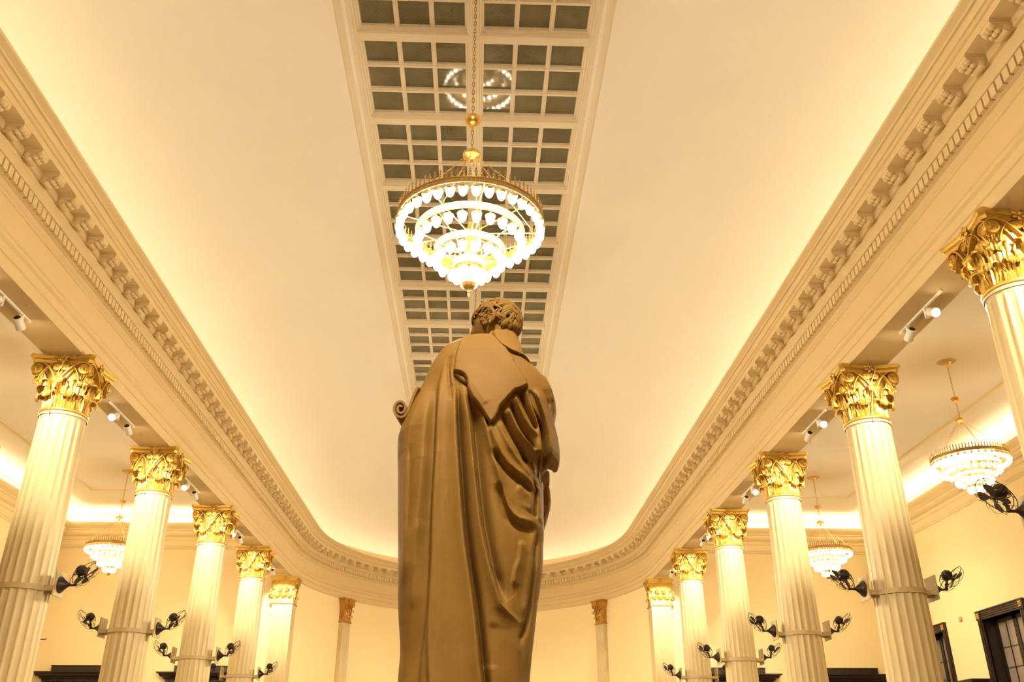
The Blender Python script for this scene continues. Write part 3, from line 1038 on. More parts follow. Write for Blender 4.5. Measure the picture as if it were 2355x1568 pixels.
CH['shade_aisle'] = CH['shade'].copy(); CH['shade_aisle'].materials.clear(); CH['shade_aisle'].materials.append(M_shade2)
def chandelier(x, y, zt, zc, label, canopy=True):
    """zt: height of the tip relative to the eye, zc: height of what it hangs from."""
    t = thing('chandelier', label, 'chandelier', (x, y, zt), 0, 'tiered brass chandeliers')
    place('bowl', CH['bowl'], t); place('post', CH['post'], t); place('spokes', CH['spokes'], t)
    place('hub', CH['hub'], t); place('cup', CH['cup'], t)
    for m in RODS: place('suspension_rod', m, t)
    place('chain', chain_mesh(1.85, 2.11), t)
    top = zc-zt-(.10 if canopy else .0)
    place('chain', chain_mesh(2.22, top), t)
    if canopy:
        c = place('canopy', ME['rose'], t, (0, 0, zc-zt))
        place('ceiling_rose', ME['ceil_rose'], c)
    for i in range(4):
        rg = place('ring', CH['ring%d' % i], t, (0, 0, RZ[i]))
        if i == 0: place('cresting', CH['cresting'], rg)
        h = (.06, .07, .07, .085)[i]
        for k in range(NL[i]):
            a = 2*PI*(k+.5)/NL[i]-PI/2
            r = RR[i]-.022
            p = (r*math.cos(a), r*math.sin(a), -h/2-.045)
            place('lamp_holder', CH['holder'], rg, p)
            place('lamp_shade', CH['shade_aisle' if canopy else 'shade'], rg, p)
    return t
chandelier(0.03, 7.8, 4.28, 9.065, 'large tiered brass chandelier hanging above the head of the statue', False)
chandelier(0.03, 14.9, 4.28, 9.065, 'tiered brass chandelier hidden behind the statue, only its chain showing', False)
chandelier(0.03, 29.1, 4.28, 9.03, 'unseen tiered brass chandelier added at the mouth of the apse to light the ceiling, fully hidden behind the statue', False)  # unseen, added to brighten the ceiling before the apse
chandelier(0.03, 22.0, 4.28, 9.065, 'unseen tiered brass chandelier added far down the hall to light its end, fully hidden behind the statue', False)  # unseen as well, put in for more light on the far ceiling
chandelier(0.03, 0.9, 4.28, 9.065, 'tiered brass chandelier overhead behind the camera, out of frame', False)
chandelier(10.45, 17.42, 5.0, ZA, 'tiered brass chandelier in the right aisle, nearer one at the right edge behind the fan')
chandelier(10.45, 26.02, 4.98, ZA, 'tiered brass chandelier in the right aisle, smaller one between two columns')
chandelier(-10.45, 26.12, 4.96, ZA, 'tiered brass chandelier in the left aisle, half hidden by the second column')
chandelier(-10.45, 17.45, 5.0, ZA, 'tiered brass chandelier in the left aisle outside the left edge')

# ------------------------------------------------------------------ the statue (seen from behind): carved relief solids
def on_plane(px, py, Y):
    """a measured image point taken to the upright plane at distance Y (gives x, z)."""
    d = Fv + R2*((px-1177.5)/F_PX) + U2*((784-py)/F_PX)
    if callable(Y): Y = Y(py)
    t = Y/d.y
    return XC+d.x*t, d.z*t
YS_ = 4.0
YB_ = lambda py: float(np.interp(py, [765, 800, 840, 900, 1000], [3.89, 3.815, 3.765, 3.73, 3.705]))      # depth of the draped back
YF_ = lambda py: float(np.interp(py, [765, 800, 840, 890, 960], [3.835, 3.765, 3.715, 3.675, 3.65]))   # depth of the flap lying on it
PXM = .00187
def curve(pts, Y):
    """outline measured in pixels -> x as a function of z on plane Y."""
    a = np.array(sorted((on_plane(x, y, Y)[::-1] for x, y in pts)))
    return a[:, 0], a[:, 1]
SL = [(1085,690),(1075,740),(1060,775),(1052,792),(1035,804),(1010,818),(1000,835),(987,855),(973,885),(960,915),(948,935),(936,957),(929,972),(921,992),(914,1015),(913,1060),(914,1100),(914,1200),(915,1290),(915,1340),(914,1380),(916,1430),(919,1480),(919,1510),(915,1555),(912,1600),(908,1680)]
SR = [(1195,690),(1198,775),(1202,800),(1215,818),(1222,830),(1245,855),(1262,863),(1275,885),(1283,905),(1286,925),(1284,945),(1281,970),(1284,1010),(1288,1045),(1288,1064),(1284,1074),(1272,1084),(1260,1092),(1252,1110),(1250,1150),(1250,1200),(1251,1230),(1249,1260),(1249,1290),(1246,1330),(1241,1360),(1236,1390),(1230,1450),(1224,1500),(1218,1560),(1216,1600),(1214,1680)]
zl_, xl_ = curve(SL, YS_)
zr_, xr_ = curve(SR, YS_)
ZBOT = .07
DZ_ = np.linspace(-.5, 2.6, 311)
ZN_ = on_plane(1130, 765, YS_)[1]
DD_ = np.interp(DZ_, [0, .5, 1.2, 1.5, ZN_-.30, ZN_-.15, ZN_-.05, ZN_+.02, ZN_+.3], [.30, .29, .29, .275, .225, .17, .105, .035, .02])
for _ in range(3): DD_ = np.convolve(np.pad(DD_, 4, mode='edge'), np.ones(9)/9, 'valid')
def body_y(x, z, n=2.6):
    xl, xr = np.interp(z, zl_, xl_), np.interp(z, zr_, xr_)
    t = np.clip((2*x-xl-xr)/(xr-xl), -1, 1)
    D = np.interp(z, DZ_, DD_)
    return YS_-D*(1-np.abs(t)**n)**(1/1.7)

def folds(X, Z, specs):
    H = np.zeros_like(X)
    for pts, amp, wl, wr in specs:
        P = np.array([on_plane(x, y, YB_) for x, y in pts])
        best = np.full(X.shape, 1e9); side = np.zeros_like(X); par = np.zeros_like(X)
        seg = np.hypot(*(P[1:]-P[:-1]).T); L = seg.sum(); acc = 0
        for i in range(len(P)-1):
            d = P[i+1]-P[i]; l2 = d@d
            t = np.clip(((X-P[i, 0])*d[0]+(Z-P[i, 1])*d[1])/l2, 0, 1)
            qx, qz = P[i, 0]+t*d[0], P[i, 1]+t*d[1]
            dd = np.hypot(X-qx, Z-qz)
            m = dd < best
            best = np.where(m, dd, best)
            side = np.where(m, d[0]*(Z-P[i, 1])-d[1]*(X-P[i, 0]), side)
            par = np.where(m, (acc+t*seg[i])/L, par)
            acc += seg[i]
        wd = np.maximum(np.where(side > 0, wr, wl), 4.2)*PXM
        tp = np.clip(par/.16, 0, 1)*np.clip((1-par)/.14, 0, 1)
        tp = tp*tp*(3-2*tp)
        H += amp*.01*np.exp(-(best/wd)**1.5)*tp
    return H

def relief(left, right, n_r, n_c, off, th, specs, Yp=YB_, z_top=None, z_bot=None, round_px=5, bulge=0.0):
    """closed solid lying on the body: outline left/right, raised by off plus folds, thickness th."""
    zl, xl = curve(left, Yp); zr, xr = curve(right, Yp)
    zt = z_top if z_top is not None else min(zl[-1], zr[-1])
    zb = z_bot if z_bot is not None else max(zl[0], zr[0])
    z = np.linspace(zt, zb, n_r)[:, None]
    Lx, Rx = np.interp(z, zl, xl), np.interp(z, zr, xr)
    Rx = np.maximum(Rx, Lx+.002)
    s = np.linspace(0, 1, n_c)[None, :]
    k_ = max(4, n_r//14)
    env = np.array([Rx[max(0, i-k_):i+k_+1].max() for i in range(n_r)])
    env = np.convolve(np.pad(env, k_, mode='edge'), np.ones(2*k_+1)/(2*k_+1), 'valid')[:, None]
    X = np.minimum(Lx+(np.maximum(env, Rx)-Lx)*s, Rx-1e-5*(1-s))
    Z = np.repeat(z, n_c, 1)
    base = body_y(X, Z)
    h = off+folds(X, Z, specs)
    wdt = (Rx-Lx)
    e = np.minimum(X-Lx, Rx-X)/(round_px*PXM)
    e = np.minimum(e, np.minimum((zt-Z), (Z-zb))/(round_px*PXM*.8)) if z_bot is None else np.minimum(e, (zt-Z)/(round_px*PXM))
    e = np.clip(e, 0, 1)
    h = h - (th*.55)*(1-np.sqrt(np.clip(1-(1-e)**2, 0, 1)))
    h = h + bulge*np.sin(PI*(X-Lx)/wdt)*np.sin(PI*np.clip((zt-Z)/(zt-zb), 0, 1))
    Yf = base-h
    Yk = np.maximum(Yf+.006, base-off+th)
    mb = MB()
    Fr = np.stack([X, Yf, Z], -1); Bk = np.stack([X, Yk, Z], -1)
    mb.grid(Fr.tolist()); mb.grid(Bk[:, ::-1].tolist())
    n = n_r*n_c
    for i in range(n_r-1):
        a, b = i*n_c, (i+1)*n_c
        mb.f.append((a, b, n+b+n_c-1, n+a+n_c-1))
        a, b = i*n_c+n_c-1, (i+1)*n_c+n_c-1
        mb.f.append((b, a, n+i*n_c, n+(i+1)*n_c))
    for j in range(n_c-1):
        mb.f.append((j+1, j, n+n_c-1-j, n+n_c-2-j))
        q = (n_r-1)*n_c
        mb.f.append((q+j, q+j+1, n+q+n_c-2-j, n+q+n_c-1-j))
    return mb

st = thing('statue', 'beige marble robed statue seen from behind, holding a scroll, standing under the chandelier', 'statue', (0, 0, 0))
st.location = (0.1, 4.0, E)
SOFF = (-0.1, -4.0, 0)

# core body: trunk under the drapery, rows of rounded sections, closed
def core():
    mb = MB()
    zt = on_plane(1140, 812, YS_)[1]
    rows = []
    for z in np.linspace(ZBOT, zt, 60):
        xl, xr = np.interp(z, zl_, xl_), np.interp(z, zr_, xr_)
        cx, hw = (xl+xr)/2, (xr-xl)/2*.90
        D = max(.04, float(np.interp(z, DZ_, DD_))-.13)
        row = []
        for k in range(48):
            a = 2*PI*k/48
            c, s_ = math.cos(a), math.sin(a)
            row.append((cx+hw*math.copysign(abs(c)**.8, c), YS_+D*math.copysign(abs(s_)**.85, s_)*(1.0 if s_ < 0 else .92), z))
        rows.append(row)
    mb.grid(rows, False, True)
    mb.f.append(tuple(range(48))[::-1]); mb.f.append(tuple(59*48+k for k in range(48)))
    return mb

# ---- head in its own frame: f forward, l left (towards the camera), u up
HC = Vector((on_plane(1142, 743, 4.06)[0], 4.06, on_plane(1142, 743, 4.06)[1]))
HS = .82
hf = Vector((-.94, .33, -.09)).normalized()
hu = Vector((-.10, .05, 1)).normalized()
hl = hu.cross(hf).normalized()
hu = hf.cross(hl).normalized()
HM = Matrix(((hf.x*HS, hl.x*HS, hu.x*HS, HC.x), (hf.y*HS, hl.y*HS, hu.y*HS, HC.y), (hf.z*HS, hl.z*HS, hu.z*HS, HC.z), (0, 0, 0, 1)))
def head_mb():
    P = []
    nu, nv = 48, 72
    for i in range(nu+1):
        th = PI*i/nu
        row = []
        for k in range(nv):
            ph = 2*PI*k/nv
            d = Vector((math.sin(th)*math.cos(ph), math.sin(th)*math.sin(ph), math.cos(th)))
            fx, ly, uz = d
            r = Vector((.145*fx, .108*ly, .145*uz))
            if uz < 0:                      # jaw: narrower, longer in front
                r.y *= 1-.28*(-uz)
                r.z *= 1+.18*max(0, fx)
                if fx < 0: r.x *= 1-.35*(-uz); 
            g = lambda f, l, u, s_: math.exp(-((fx-f)**2+(ly-l)**2+(uz-u)**2)/(2*s_*s_))
            o = 0
            o += .034*g(.985, 0, -.17, .085)+.016*g(.99, 0, .02, .07)     # nose tip and bridge
            o += .012*g(.94, .2, .20, .12)+.012*g(.94, -.2, .20, .12)     # brows
            o -= .016*g(.93, .28, .05, .09)+.016*g(.93, -.28, .05, .09)   # eye sockets
            o += .007*g(.945, .28, .045, .045)+.007*g(.945, -.28, .045, .045)  # eyeballs
            o += .008*g(.90, .33, -.18, .12)+.008*g(.90, -.33, -.18, .12)  # cheekbones
            o += .010*g(.93, 0, -.42, .07)+.010*g(.89, 0, -.50, .07)-.008*g(.91, 0, -.46, .03)   # lips
            o += .018*g(.76, 0, -.72, .13)                                # chin
            r += d*o
            row.append(HM @ r)
        P.append(row)
    mb = MB().grid(P, False, True)
    # neck
    nb = HM @ Vector((-.045, 0, -.30)); nt_ = HM @ Vector((-.03, 0, -.06))
    mb.tube([nb, nb.lerp(nt_, .5), nt_], [.085, .075, .075], 20)
    # ear on the near side and on the far side
    for s_ in (1, -1):
        E0 = Vector((.002, s_*.106, -.016))
        def ep(x, z, y=0): return HM @ (E0+Vector((x, s_*y, z)))
        C = []
        for a in np.linspace(-1.9, 2.6, 22):
            rr = .036+.005*math.cos(a-PI/2)
            C.append(ep(-.006+(-.80)*rr*math.cos(a)*.72, .004+rr*math.sin(a)*1.15, .014+.010*math.cos(a)))
        mb.tube(C, [.007]*3+[.009]*16+[.008, .007, .005], 8)
        C = [ep(-.002-.016*math.cos(a), -.002+.022*math.sin(a), .012) for a in np.linspace(-1.2, 1.9, 12)]
        mb.tube(C, .0065, 7)
        mb.ball(ep(.006, -.036, .012), (.010, .010, .012), 8, 10)
        mb.ball(ep(-.004, .0, .0), (.022, .012, .034), 8, 10)
    return mb

body = core().join(head_mb())
body.v = [(x+SOFF[0], y+SOFF[1], z) for x, y, z in body.v]
body.build('body', M_stone, st, ang=60)

def hair_mb():
    rng = random.Random(11)
    mb = MB()
    KEEP = []
    # cap of hair with a softly waved surface
    P = []
    nu, nv = 40, 90
    for i in range(nu+1):
        th = PI*.70*i/nu
        row = []
        for k in range(nv):
            ph = 2*PI*k/nv
            d = Vector((math.sin(th)*math.cos(ph), math.sin(th)*math.sin(ph), math.cos(th)))
            r = Vector((.153*d.x, .117*d.y, .153*d.z))
            wv = .0045*math.sin(9*ph+6*th+2*math.sin(3*th))+.003*math.sin(17*ph-9*th)
            k_ = 1.0
            if d.x > .55: k_ = max(0, 1-(d.x-.55)*2.4-max(0, .35-d.z)*1.2)
            if abs(d.y) > .66 and d.z < .38 and d.x > -.28: k_ = 0
            off = -.022*(1-max(0, min(1, k_)))+wv
            r += d*off
            row.append(HM @ r)
            KEEP.append(k_ > .35)
        P.append(row)
    o = len(mb.v)
    mb.add([p for r in P for p in r], [f for f in [(i*nv+k, i*nv+(k+1) % nv, (i+1)*nv+(k+1) % nv, (i+1)*nv+k) for i in range(nu) for k in range(nv)] if all(KEEP[q] for q in f)])
    # locks
    def lock(th, ph, ln, turn, r0, curl):
        pts, rad = [], []
        n = 18
        t_, p_ = th, ph
        for i in range(n):
            q = i/(n-1)
            d = Vector((math.sin(t_)*math.cos(p_), math.sin(t_)*math.sin(p_), math.cos(t_)))
            lift = .004+.007*math.sin(q*PI)
            pts.append(HM @ (Vector((.153*d.x, .117*d.y, .150*d.z))+d*lift))
            rad.append(r0*(.55+.75*math.sin(min(1, q*1.6)*PI/2))*(1-.75*q**3))
            t_ += ln/n
            p_ += turn/n*math.cos(q*2*PI*curl+ph*3)*1.6
        R_ = []
        for i in range(n):
            tn = (pts[min(n-1, i+1)]-pts[max(0, i-1)]).normalized()
            nm = (pts[i]-HC).normalized()
            sd = tn.cross(nm).normalized()
            R_.append([pts[i]+sd*math.cos(2*PI*k/8)*rad[i]*1.15+nm*math.sin(2*PI*k/8)*rad[i]*.85 for k in range(8)])
        mb.grid(R_, False, True)
    for j, (th, n) in enumerate(((.06, 12), (.30, 20), (.52, 28), (.76, 34), (1.0, 38), (1.25, 40), (1.45, 36))):
        for k in range(n):
            ph = 2*PI*(k+.5*(j % 2))/n+rng.uniform(-.12, .12)
            cx = math.cos(ph)
            if th > 1.1 and cx > .45: continue
            if th > .80 and cx > .55: continue
            if th > .80 and abs(math.sin(ph)) > .62 and cx > -.38: continue
            lock(th+rng.uniform(-.06, .06), ph, rng.uniform(.5, .8), rng.choice((-1, 1))*rng.uniform(.3, .75)/max(.4, math.sin(th)), rng.uniform(.0052, .0082), rng.uniform(.7, 1.3))
    # nape locks hanging lower
    for k in range(19):
        ph = PI+(-1+2*k/18)*1.05
        lock(1.75+.05*(k % 2), ph, rng.uniform(.45, .6), rng.uniform(-.5, .5), .0085, 1.2)
    # curls before the near ear
    for (x, z, r) in ((.040, .012, .020), (.022, .036, .017), (.056, -.012, .015), (.048, -.040, .012), (.062, .024, .016)):
        c = Vector((x, .098-.25*max(0, x-.03), z))
        S = []
        for a in np.linspace(0, 3.6*PI, 26):
            rr = r*(1-a/(3.6*PI)*.72)
            S.append(HM @ (c+Vector((rr*math.cos(a), .004+.010*a/(3.6*PI), rr*math.sin(a)))))
        mb.tube(S, np.linspace(.0075, .004, 26), 6)
        mb.ball(HM @ (c-Vector((0, .004, 0))), r*.85, 6, 8)
    return mb
h_ = hair_mb()
h_.v = [(x+SOFF[0], y+SOFF[1], z) for x, y, z in h_.v]
h_.build('hair', M_stone, st, ang=60)

def add_relief(name, *a, **k):
    m = relief(*a, **k)
    m.v = [(x+SOFF[0], y+SOFF[1], z) for x, y, z in m.v]
    return m.build(name, M_stone, st, ang=75)

# tunic: collar round the neck, right shoulder and upper sleeve
add_relief('tunic', [(1126,760),(1118,775),(1110,800),(1115,830),(1140,850),(1165,880),(1190,910),(1215,940),(1240,975),(1252,990)],
           [(1170,760),(1186,765),(1195,775),(1200,788),(1203,800),(1214,817),(1222,829),(1246,854),(1263,863),(1275,885),(1283,905),(1286,925),(1282,945),(1277,962),(1268,980),(1262,990)],
           190, 110, .02, .12,
           [([(1166,800),(1178,807),(1192,811),(1205,813),(1214,820),(1223,832)], -3.6, 5, 5), ([(1150,768),(1175,775),(1192,790)], 1.2, 14, 12),
            ([(1205,835),(1235,862),(1258,890)], .8, 30, 30),
            ([(1265,895),(1266,925),(1263,955),(1259,975)], -1.6, 5, 4), ([(1274,890),(1278,915),(1279,945)], -1.4, 4, 4), ([(1270,905),(1272,935),(1268,965)], .8, 4, 4),
            ([(1253,925),(1255,945),(1258,965)], -1.2, 4, 4)], Yp=lambda py: float(np.interp(py, [765, 800, 850, 1000], [3.90, 3.84, 3.81, 3.83])), round_px=9)

# rolled collar standing behind the neck
add_relief('collar', [(1140,761),(1130,768),(1138,786),(1150,796),(1163,803),(1175,809),(1190,813),(1204,818),(1214,827)],
           [(1172,761),(1186,765),(1195,774),(1200,788),(1203,802),(1213,817),(1222,829)], 90, 80, .060, .07, [([(1150,775),(1180,790),(1205,812)], .6, 20, 20)],
           Yp=lambda py: float(np.interp(py, [760, 800, 835], [3.87, 3.79, 3.77])), round_px=10)

# forearm sleeve hanging in front, seen past the right hip
add_relief('sleeve', [(1225,1060),(1222,1100),(1222,1180),(1228,1236)],
           [(1270,1060),(1276,1085),(1279,1110),(1277,1130),(1269,1160),(1259,1190),(1252,1213),(1246,1236)],
           90, 50, -.20, .10, [([(1262,1085),(1264,1120),(1258,1160)], 1.0, 9, 9), ([(1250,1090),(1252,1140),(1248,1180)], -1.5, 6, 6)], Yp=3.95, round_px=12)

CLOAK = [
 ([(960,905),(946,942),(936,968),(930,1010),(927,1060),(925,1110),(924,1200),(922,1300),(919,1345)], 1.5, 7, 9),
 ([(939,1000),(940,1060),(938,1120),(936,1180),(934,1220)], -1.0, 7, 9),
 ([(992,880),(980,940),(974,1000),(971,1050),(966,1110),(960,1160),(951,1200),(941,1228),(931,1270),(925,1310),(919,1350)], 2.6, 20, 17),
 
 ([(960,1180),(954,1250),(948,1320),(944,1400)], 1.0, 8, 12),
 ([(1022,822),(1012,850),(1004,885),(1001,930),(999,970),(996,1040),(993,1090),(989,1160),(987,1220),(985,1290),(981,1360),(976,1410),(970,1460),(963,1510),(957,1575),(953,1640),(949,1760)], -7.5, 30, 3.5),
 ([(1026,816),(1016,848),(1009,880),(1006,920),(1004,960),(1001,1040),(998,1090),(994,1160),(992,1220),(990,1290),(988,1360),(986,1430),(985,1480),(987,1540),(990,1580),(986,1640),(982,1760)], 2.6, 2.6, 15),
 ([(1038,812),(1030,835),(1034,880),(1040,930)], -1.6, 5, 5), ([(1046,822),(1037,850),(1040,890)], 1.2, 4, 6),
 ([(1043,866),(1047,900),(1049,960),(1052,1020),(1055,1080),(1060,1160),(1064,1210),(1068,1250),(1074,1300),(1083,1360),(1090,1420),(1097,1480),(1101,1530),(1107,1580),(1113,1640),(1121,1760)], 2.6, 20, 2.6),
 ([(1050,866),(1053,900),(1055,960),(1058,1020),(1062,1080),(1067,1150),(1072,1210),(1077,1255),(1084,1305),(1093,1360),(1101,1420),(1107,1480),(1112,1530),(1118,1580),(1124,1640),(1132,1760)], -8.0, 3.2, 8),
 ([(1064,880),(1069,920),(1075,955),(1081,995),(1086,1050),(1092,1110),(1098,1165),(1104,1215),(1111,1250),(1120,1290),(1129,1325),(1140,1360),(1151,1390),(1166,1405),(1185,1419),(1196,1427),(1204,1416),(1207,1400)], 3.6, 15, 4.5),
 ([(1078,890),(1082,930),(1088,962),(1093,1000),(1098,1050),(1104,1110),(1110,1165),(1117,1215),(1126,1262),(1137,1312),(1150,1352),(1165,1384),(1177,1392)], -6.0, 4, 13),
 ([(1098,938),(1112,968),(1120,995),(1127,1025),(1135,1055),(1145,1087),(1155,1122),(1163,1150),(1170,1168),(1180,1182),(1195,1191),(1215,1191),(1235,1185),(1246,1176)], 3.2, 9, 9),
 ([(1118,960),(1124,1000),(1134,1040),(1150,1075)], -1.8, 3, 4),
 ([(1144,1110),(1155,1155),(1168,1188),(1188,1204),(1215,1206),(1240,1196)], -3.2, 10, 10),
 ([(1125,970),(1131,1000),(1141,1022),(1151,1043),(1166,1064),(1186,1080),(1206,1090),(1223,1099),(1235,1110),(1237,1124)], 3.0, 9, 13),
 ([(1132,1035),(1144,1058),(1162,1079),(1187,1095),(1206,1105),(1220,1118),(1226,1126)], -3.0, 9, 5),
 ([(1190,1110),(1205,1120),(1222,1135),(1225,1150),(1218,1170)], 1.6, 14, 10),
 ([(1142,968),(1156,1005),(1171,1032),(1191,1057),(1211,1076),(1226,1092)], 2.4, 8, 12),
 ([(1152,950),(1166,983),(1184,1013),(1203,1042),(1219,1063)], -4.4, 5, 5),
 ([(1166,940),(1178,968),(1190,992),(1205,1011),(1222,1024),(1233,1034)], 4.2, 9, 5),
 ([(1172,922),(1184,954),(1200,983),(1217,1006),(1234,1030)], -4.6, 4.5, 5),
 ([(1184,910),(1194,940),(1208,966),(1222,984),(1238,997)], 3.4, 7, 5),
 ([(1192,896),(1206,932),(1222,960),(1238,984)], -3.8, 4, 5),
 ([(1206,886),(1218,920),(1231,952),(1242,975),(1247,1000),(1249,1030),(1249,1052)], 3.6, 7, 4),
 ([(1218,890),(1230,925),(1243,955),(1251,985),(1255,1020),(1257,1050),(1253,1070),(1243,1080),(1231,1083)], -9.0, 6, 6),
 ([(1240,1030),(1243,1055),(1238,1076)], -7.0, 6, 8),
 ([(1226,1050),(1233,1066),(1236,1074)], 3.0, 4, 4),
 ([(1228,885),(1240,912),(1252,940),(1261,965),(1267,985),(1271,1020),(1273,1050),(1270,1068),(1258,1076),(1246,1079)], 4.0, 7, 13),
 ([(1229,1084),(1233,1098),(1238,1110),(1236,1130),(1234,1160),(1234,1180)], -4.0, 3.5, 3.5),
 ([(1241,1094),(1246,1120),(1248,1150),(1249,1185)], 1.6, 6, 6),
 ([(1241,1196),(1236,1230),(1232,1270),(1229,1310),(1224,1350),(1219,1390),(1212,1420),(1205,1442),(1198,1462),(1196,1490)], -5.0, 3.5, 8),
 ([(1237,1200),(1230,1240),(1225,1290),(1219,1340),(1211,1395),(1204,1420)], 2.2, 9, 3),
 ([(1198,1234),(1199,1256),(1196,1282),(1186,1310),(1180,1350)], 1.8, 4, 14),
 ([(1197,1432),(1194,1470),(1192,1520),(1190,1580),(1196,1640),(1204,1760)], 2.0, 18, 8),
 ([(1242,1250),(1238,1310),(1230,1390),(1222,1460),(1214,1540)], 1.4, 7, 7),
 ([(1135,1430),(1128,1480),(1120,1540)], -1.0, 12, 20)]
add_relief('cloak', [(1062,796),(1050,800),(1036,804),(1011,818),(1001,835),(988,855),(974,885),(961,915),(949,935),(937,957),(930,972),(922,992),(915,1015),(914,1060),(915,1100),(915,1200),(916,1290),(916,1340),(915,1380),(917,1430),(920,1480),(920,1510),(916,1555),(913,1600),(909,1680)],
           [(1150,796),(1164,810),(1184,832),(1202,850),(1218,868),(1230,884),(1240,908),(1250,935),(1259,957),(1266,972),(1274,990),(1283,1015),(1288,1045),(1288,1064),(1284,1074),(1266,1079),(1249,1083),(1240,1088),(1242,1096),(1248,1112),(1250,1150),(1251,1200),(1252,1230),(1250,1260),(1250,1290),(1247,1330),(1242,1360),(1237,1390),(1231,1450),(1225,1500),(1219,1560),(1217,1600),(1215,1680)],
           640, 380, .035, .07, CLOAK, Yp=3.96, z_bot=ZBOT, round_px=6)

# broad turned-back flap hanging over the shoulders
fl = relief([(1100,774),(1078,778),(1062,782),(1056,789),(1048,812),(1043,838),(1042,849),(1056,854),(1067,862),(1073,873),(1075,890),(1078,900),(1085,914),(1100,932),(1110,946),(1117,957),(1123,966),(1126,970)],
            [(1130,774),(1138,780),(1150,793),(1165,805),(1176,820),(1190,838),(1203,854),(1212,868),(1216,880),(1200,889),(1188,893),(1180,901),(1166,918),(1156,929),(1151,936),(1146,950),(1140,961),(1134,968),(1130,970)],
            230, 150, .085, .05,
            [([(1167,812),(1184,828),(1200,843)], -2.2, 3, 4), ([(1181,836),(1196,853),(1212,864),(1220,874)], -2.6, 3, 4), ([(1196,856),(1206,865),(1214,870)], -2, 3, 3),
             ([(1140,785),(1165,812),(1190,842),(1208,868)], 1.0, 8, 5), ([(1172,815),(1194,845),(1209,862)], .8, 4, 4),
             ([(1060,790),(1052,820),(1047,845)], .6, 6, 10), ([(1085,890),(1100,915),(1120,945)], .5, 10, 12)],
            Yp=YF_, round_px=7)
hem = [(1046,851),(1056,857),(1064,864),(1070,871),(1073,878)]
pts = []
for px, py in hem:
    x, z = on_plane(px, py, 3.69)
    pts.append((x, float(body_y(np.array(x), np.array(z)))-.045, z))
fl.tube(pts, [.006, .012, .014, .012, .006], 10)
fl.v = [(x+SOFF[0], y+SOFF[1], z) for x, y, z in fl.v]
fl.build('flap', M_stone, st, ang=75)

# scroll held in the hidden left hand
def scroll_mb():
    mb = MB()
    cx, cz = on_plane(921, 938, 3.86)
    P = []
    R0 = .042
    for i in range(46):
        t = i/45
        a = -.30*PI+(t-1)*2*PI*1.75
        r = R0*(.20+.80*t)
        P.append((cx+r*.85*math.cos(a), cz+r*1.1*math.sin(a)))
    ex, ez = P[-1]
    for px, py in ((938,943),(945,926),(951,909),(957,896),(962,889)):
        P.append(on_plane(px, py, 3.86))
    n = len(P)
    prof = []
    dv = Vector((.10, .34, -.09))
    def shell(off):
        out = []
        for i in range(n):
            a, b = P[max(0, i-1)], P[min(n-1, i+1)]
            tx, tz = b[0]-a[0], b[1]-a[1]; l = math.hypot(tx, tz) or 1
            out.append((P[i][0]-tz/l*off, 3.86, P[i][1]+tx/l*off))
        return out
    A, B = shell(.0055), shell(-.0055)
    A2 = [tuple(Vector(p)+dv) for p in A]; B2 = [tuple(Vector(p)+dv) for p in B]
    mb.grid([A, B, B2, A2], True, False)
    mb.add([A[0], B[0], B2[0], A2[0]], [(0, 1, 2, 3)]); mb.add([A[-1], B[-1], B2[-1], A2[-1]], [(3, 2, 1, 0)])
    return mb
s_ = scroll_mb()
s_.v = [(x+SOFF[0], y+SOFF[1], z) for x, y, z in s_.v]
s_.build('scroll', M_stone, st, ang=40)
MB().box(-.46, .46, -.42, .46, .0, .08).build('base', M_stone, st, ang=0)

pd = thing('pedestal', 'tall grey marble pedestal under the statue, below the frame', 'pedestal', (.1, 4.0, -E))
MB().box(-.62, .62, -.58, .62, 0, .18).build('plinth', M_plinth, pd, ang=0)
MB().box(-.50, .50, -.46, .50, .18, 1.44).build('die', M_plinth, pd, ang=0)
MB().box(-.58, .58, -.54, .58, 1.44, 1.60).build('cap', M_plinth, pd, ang=0)

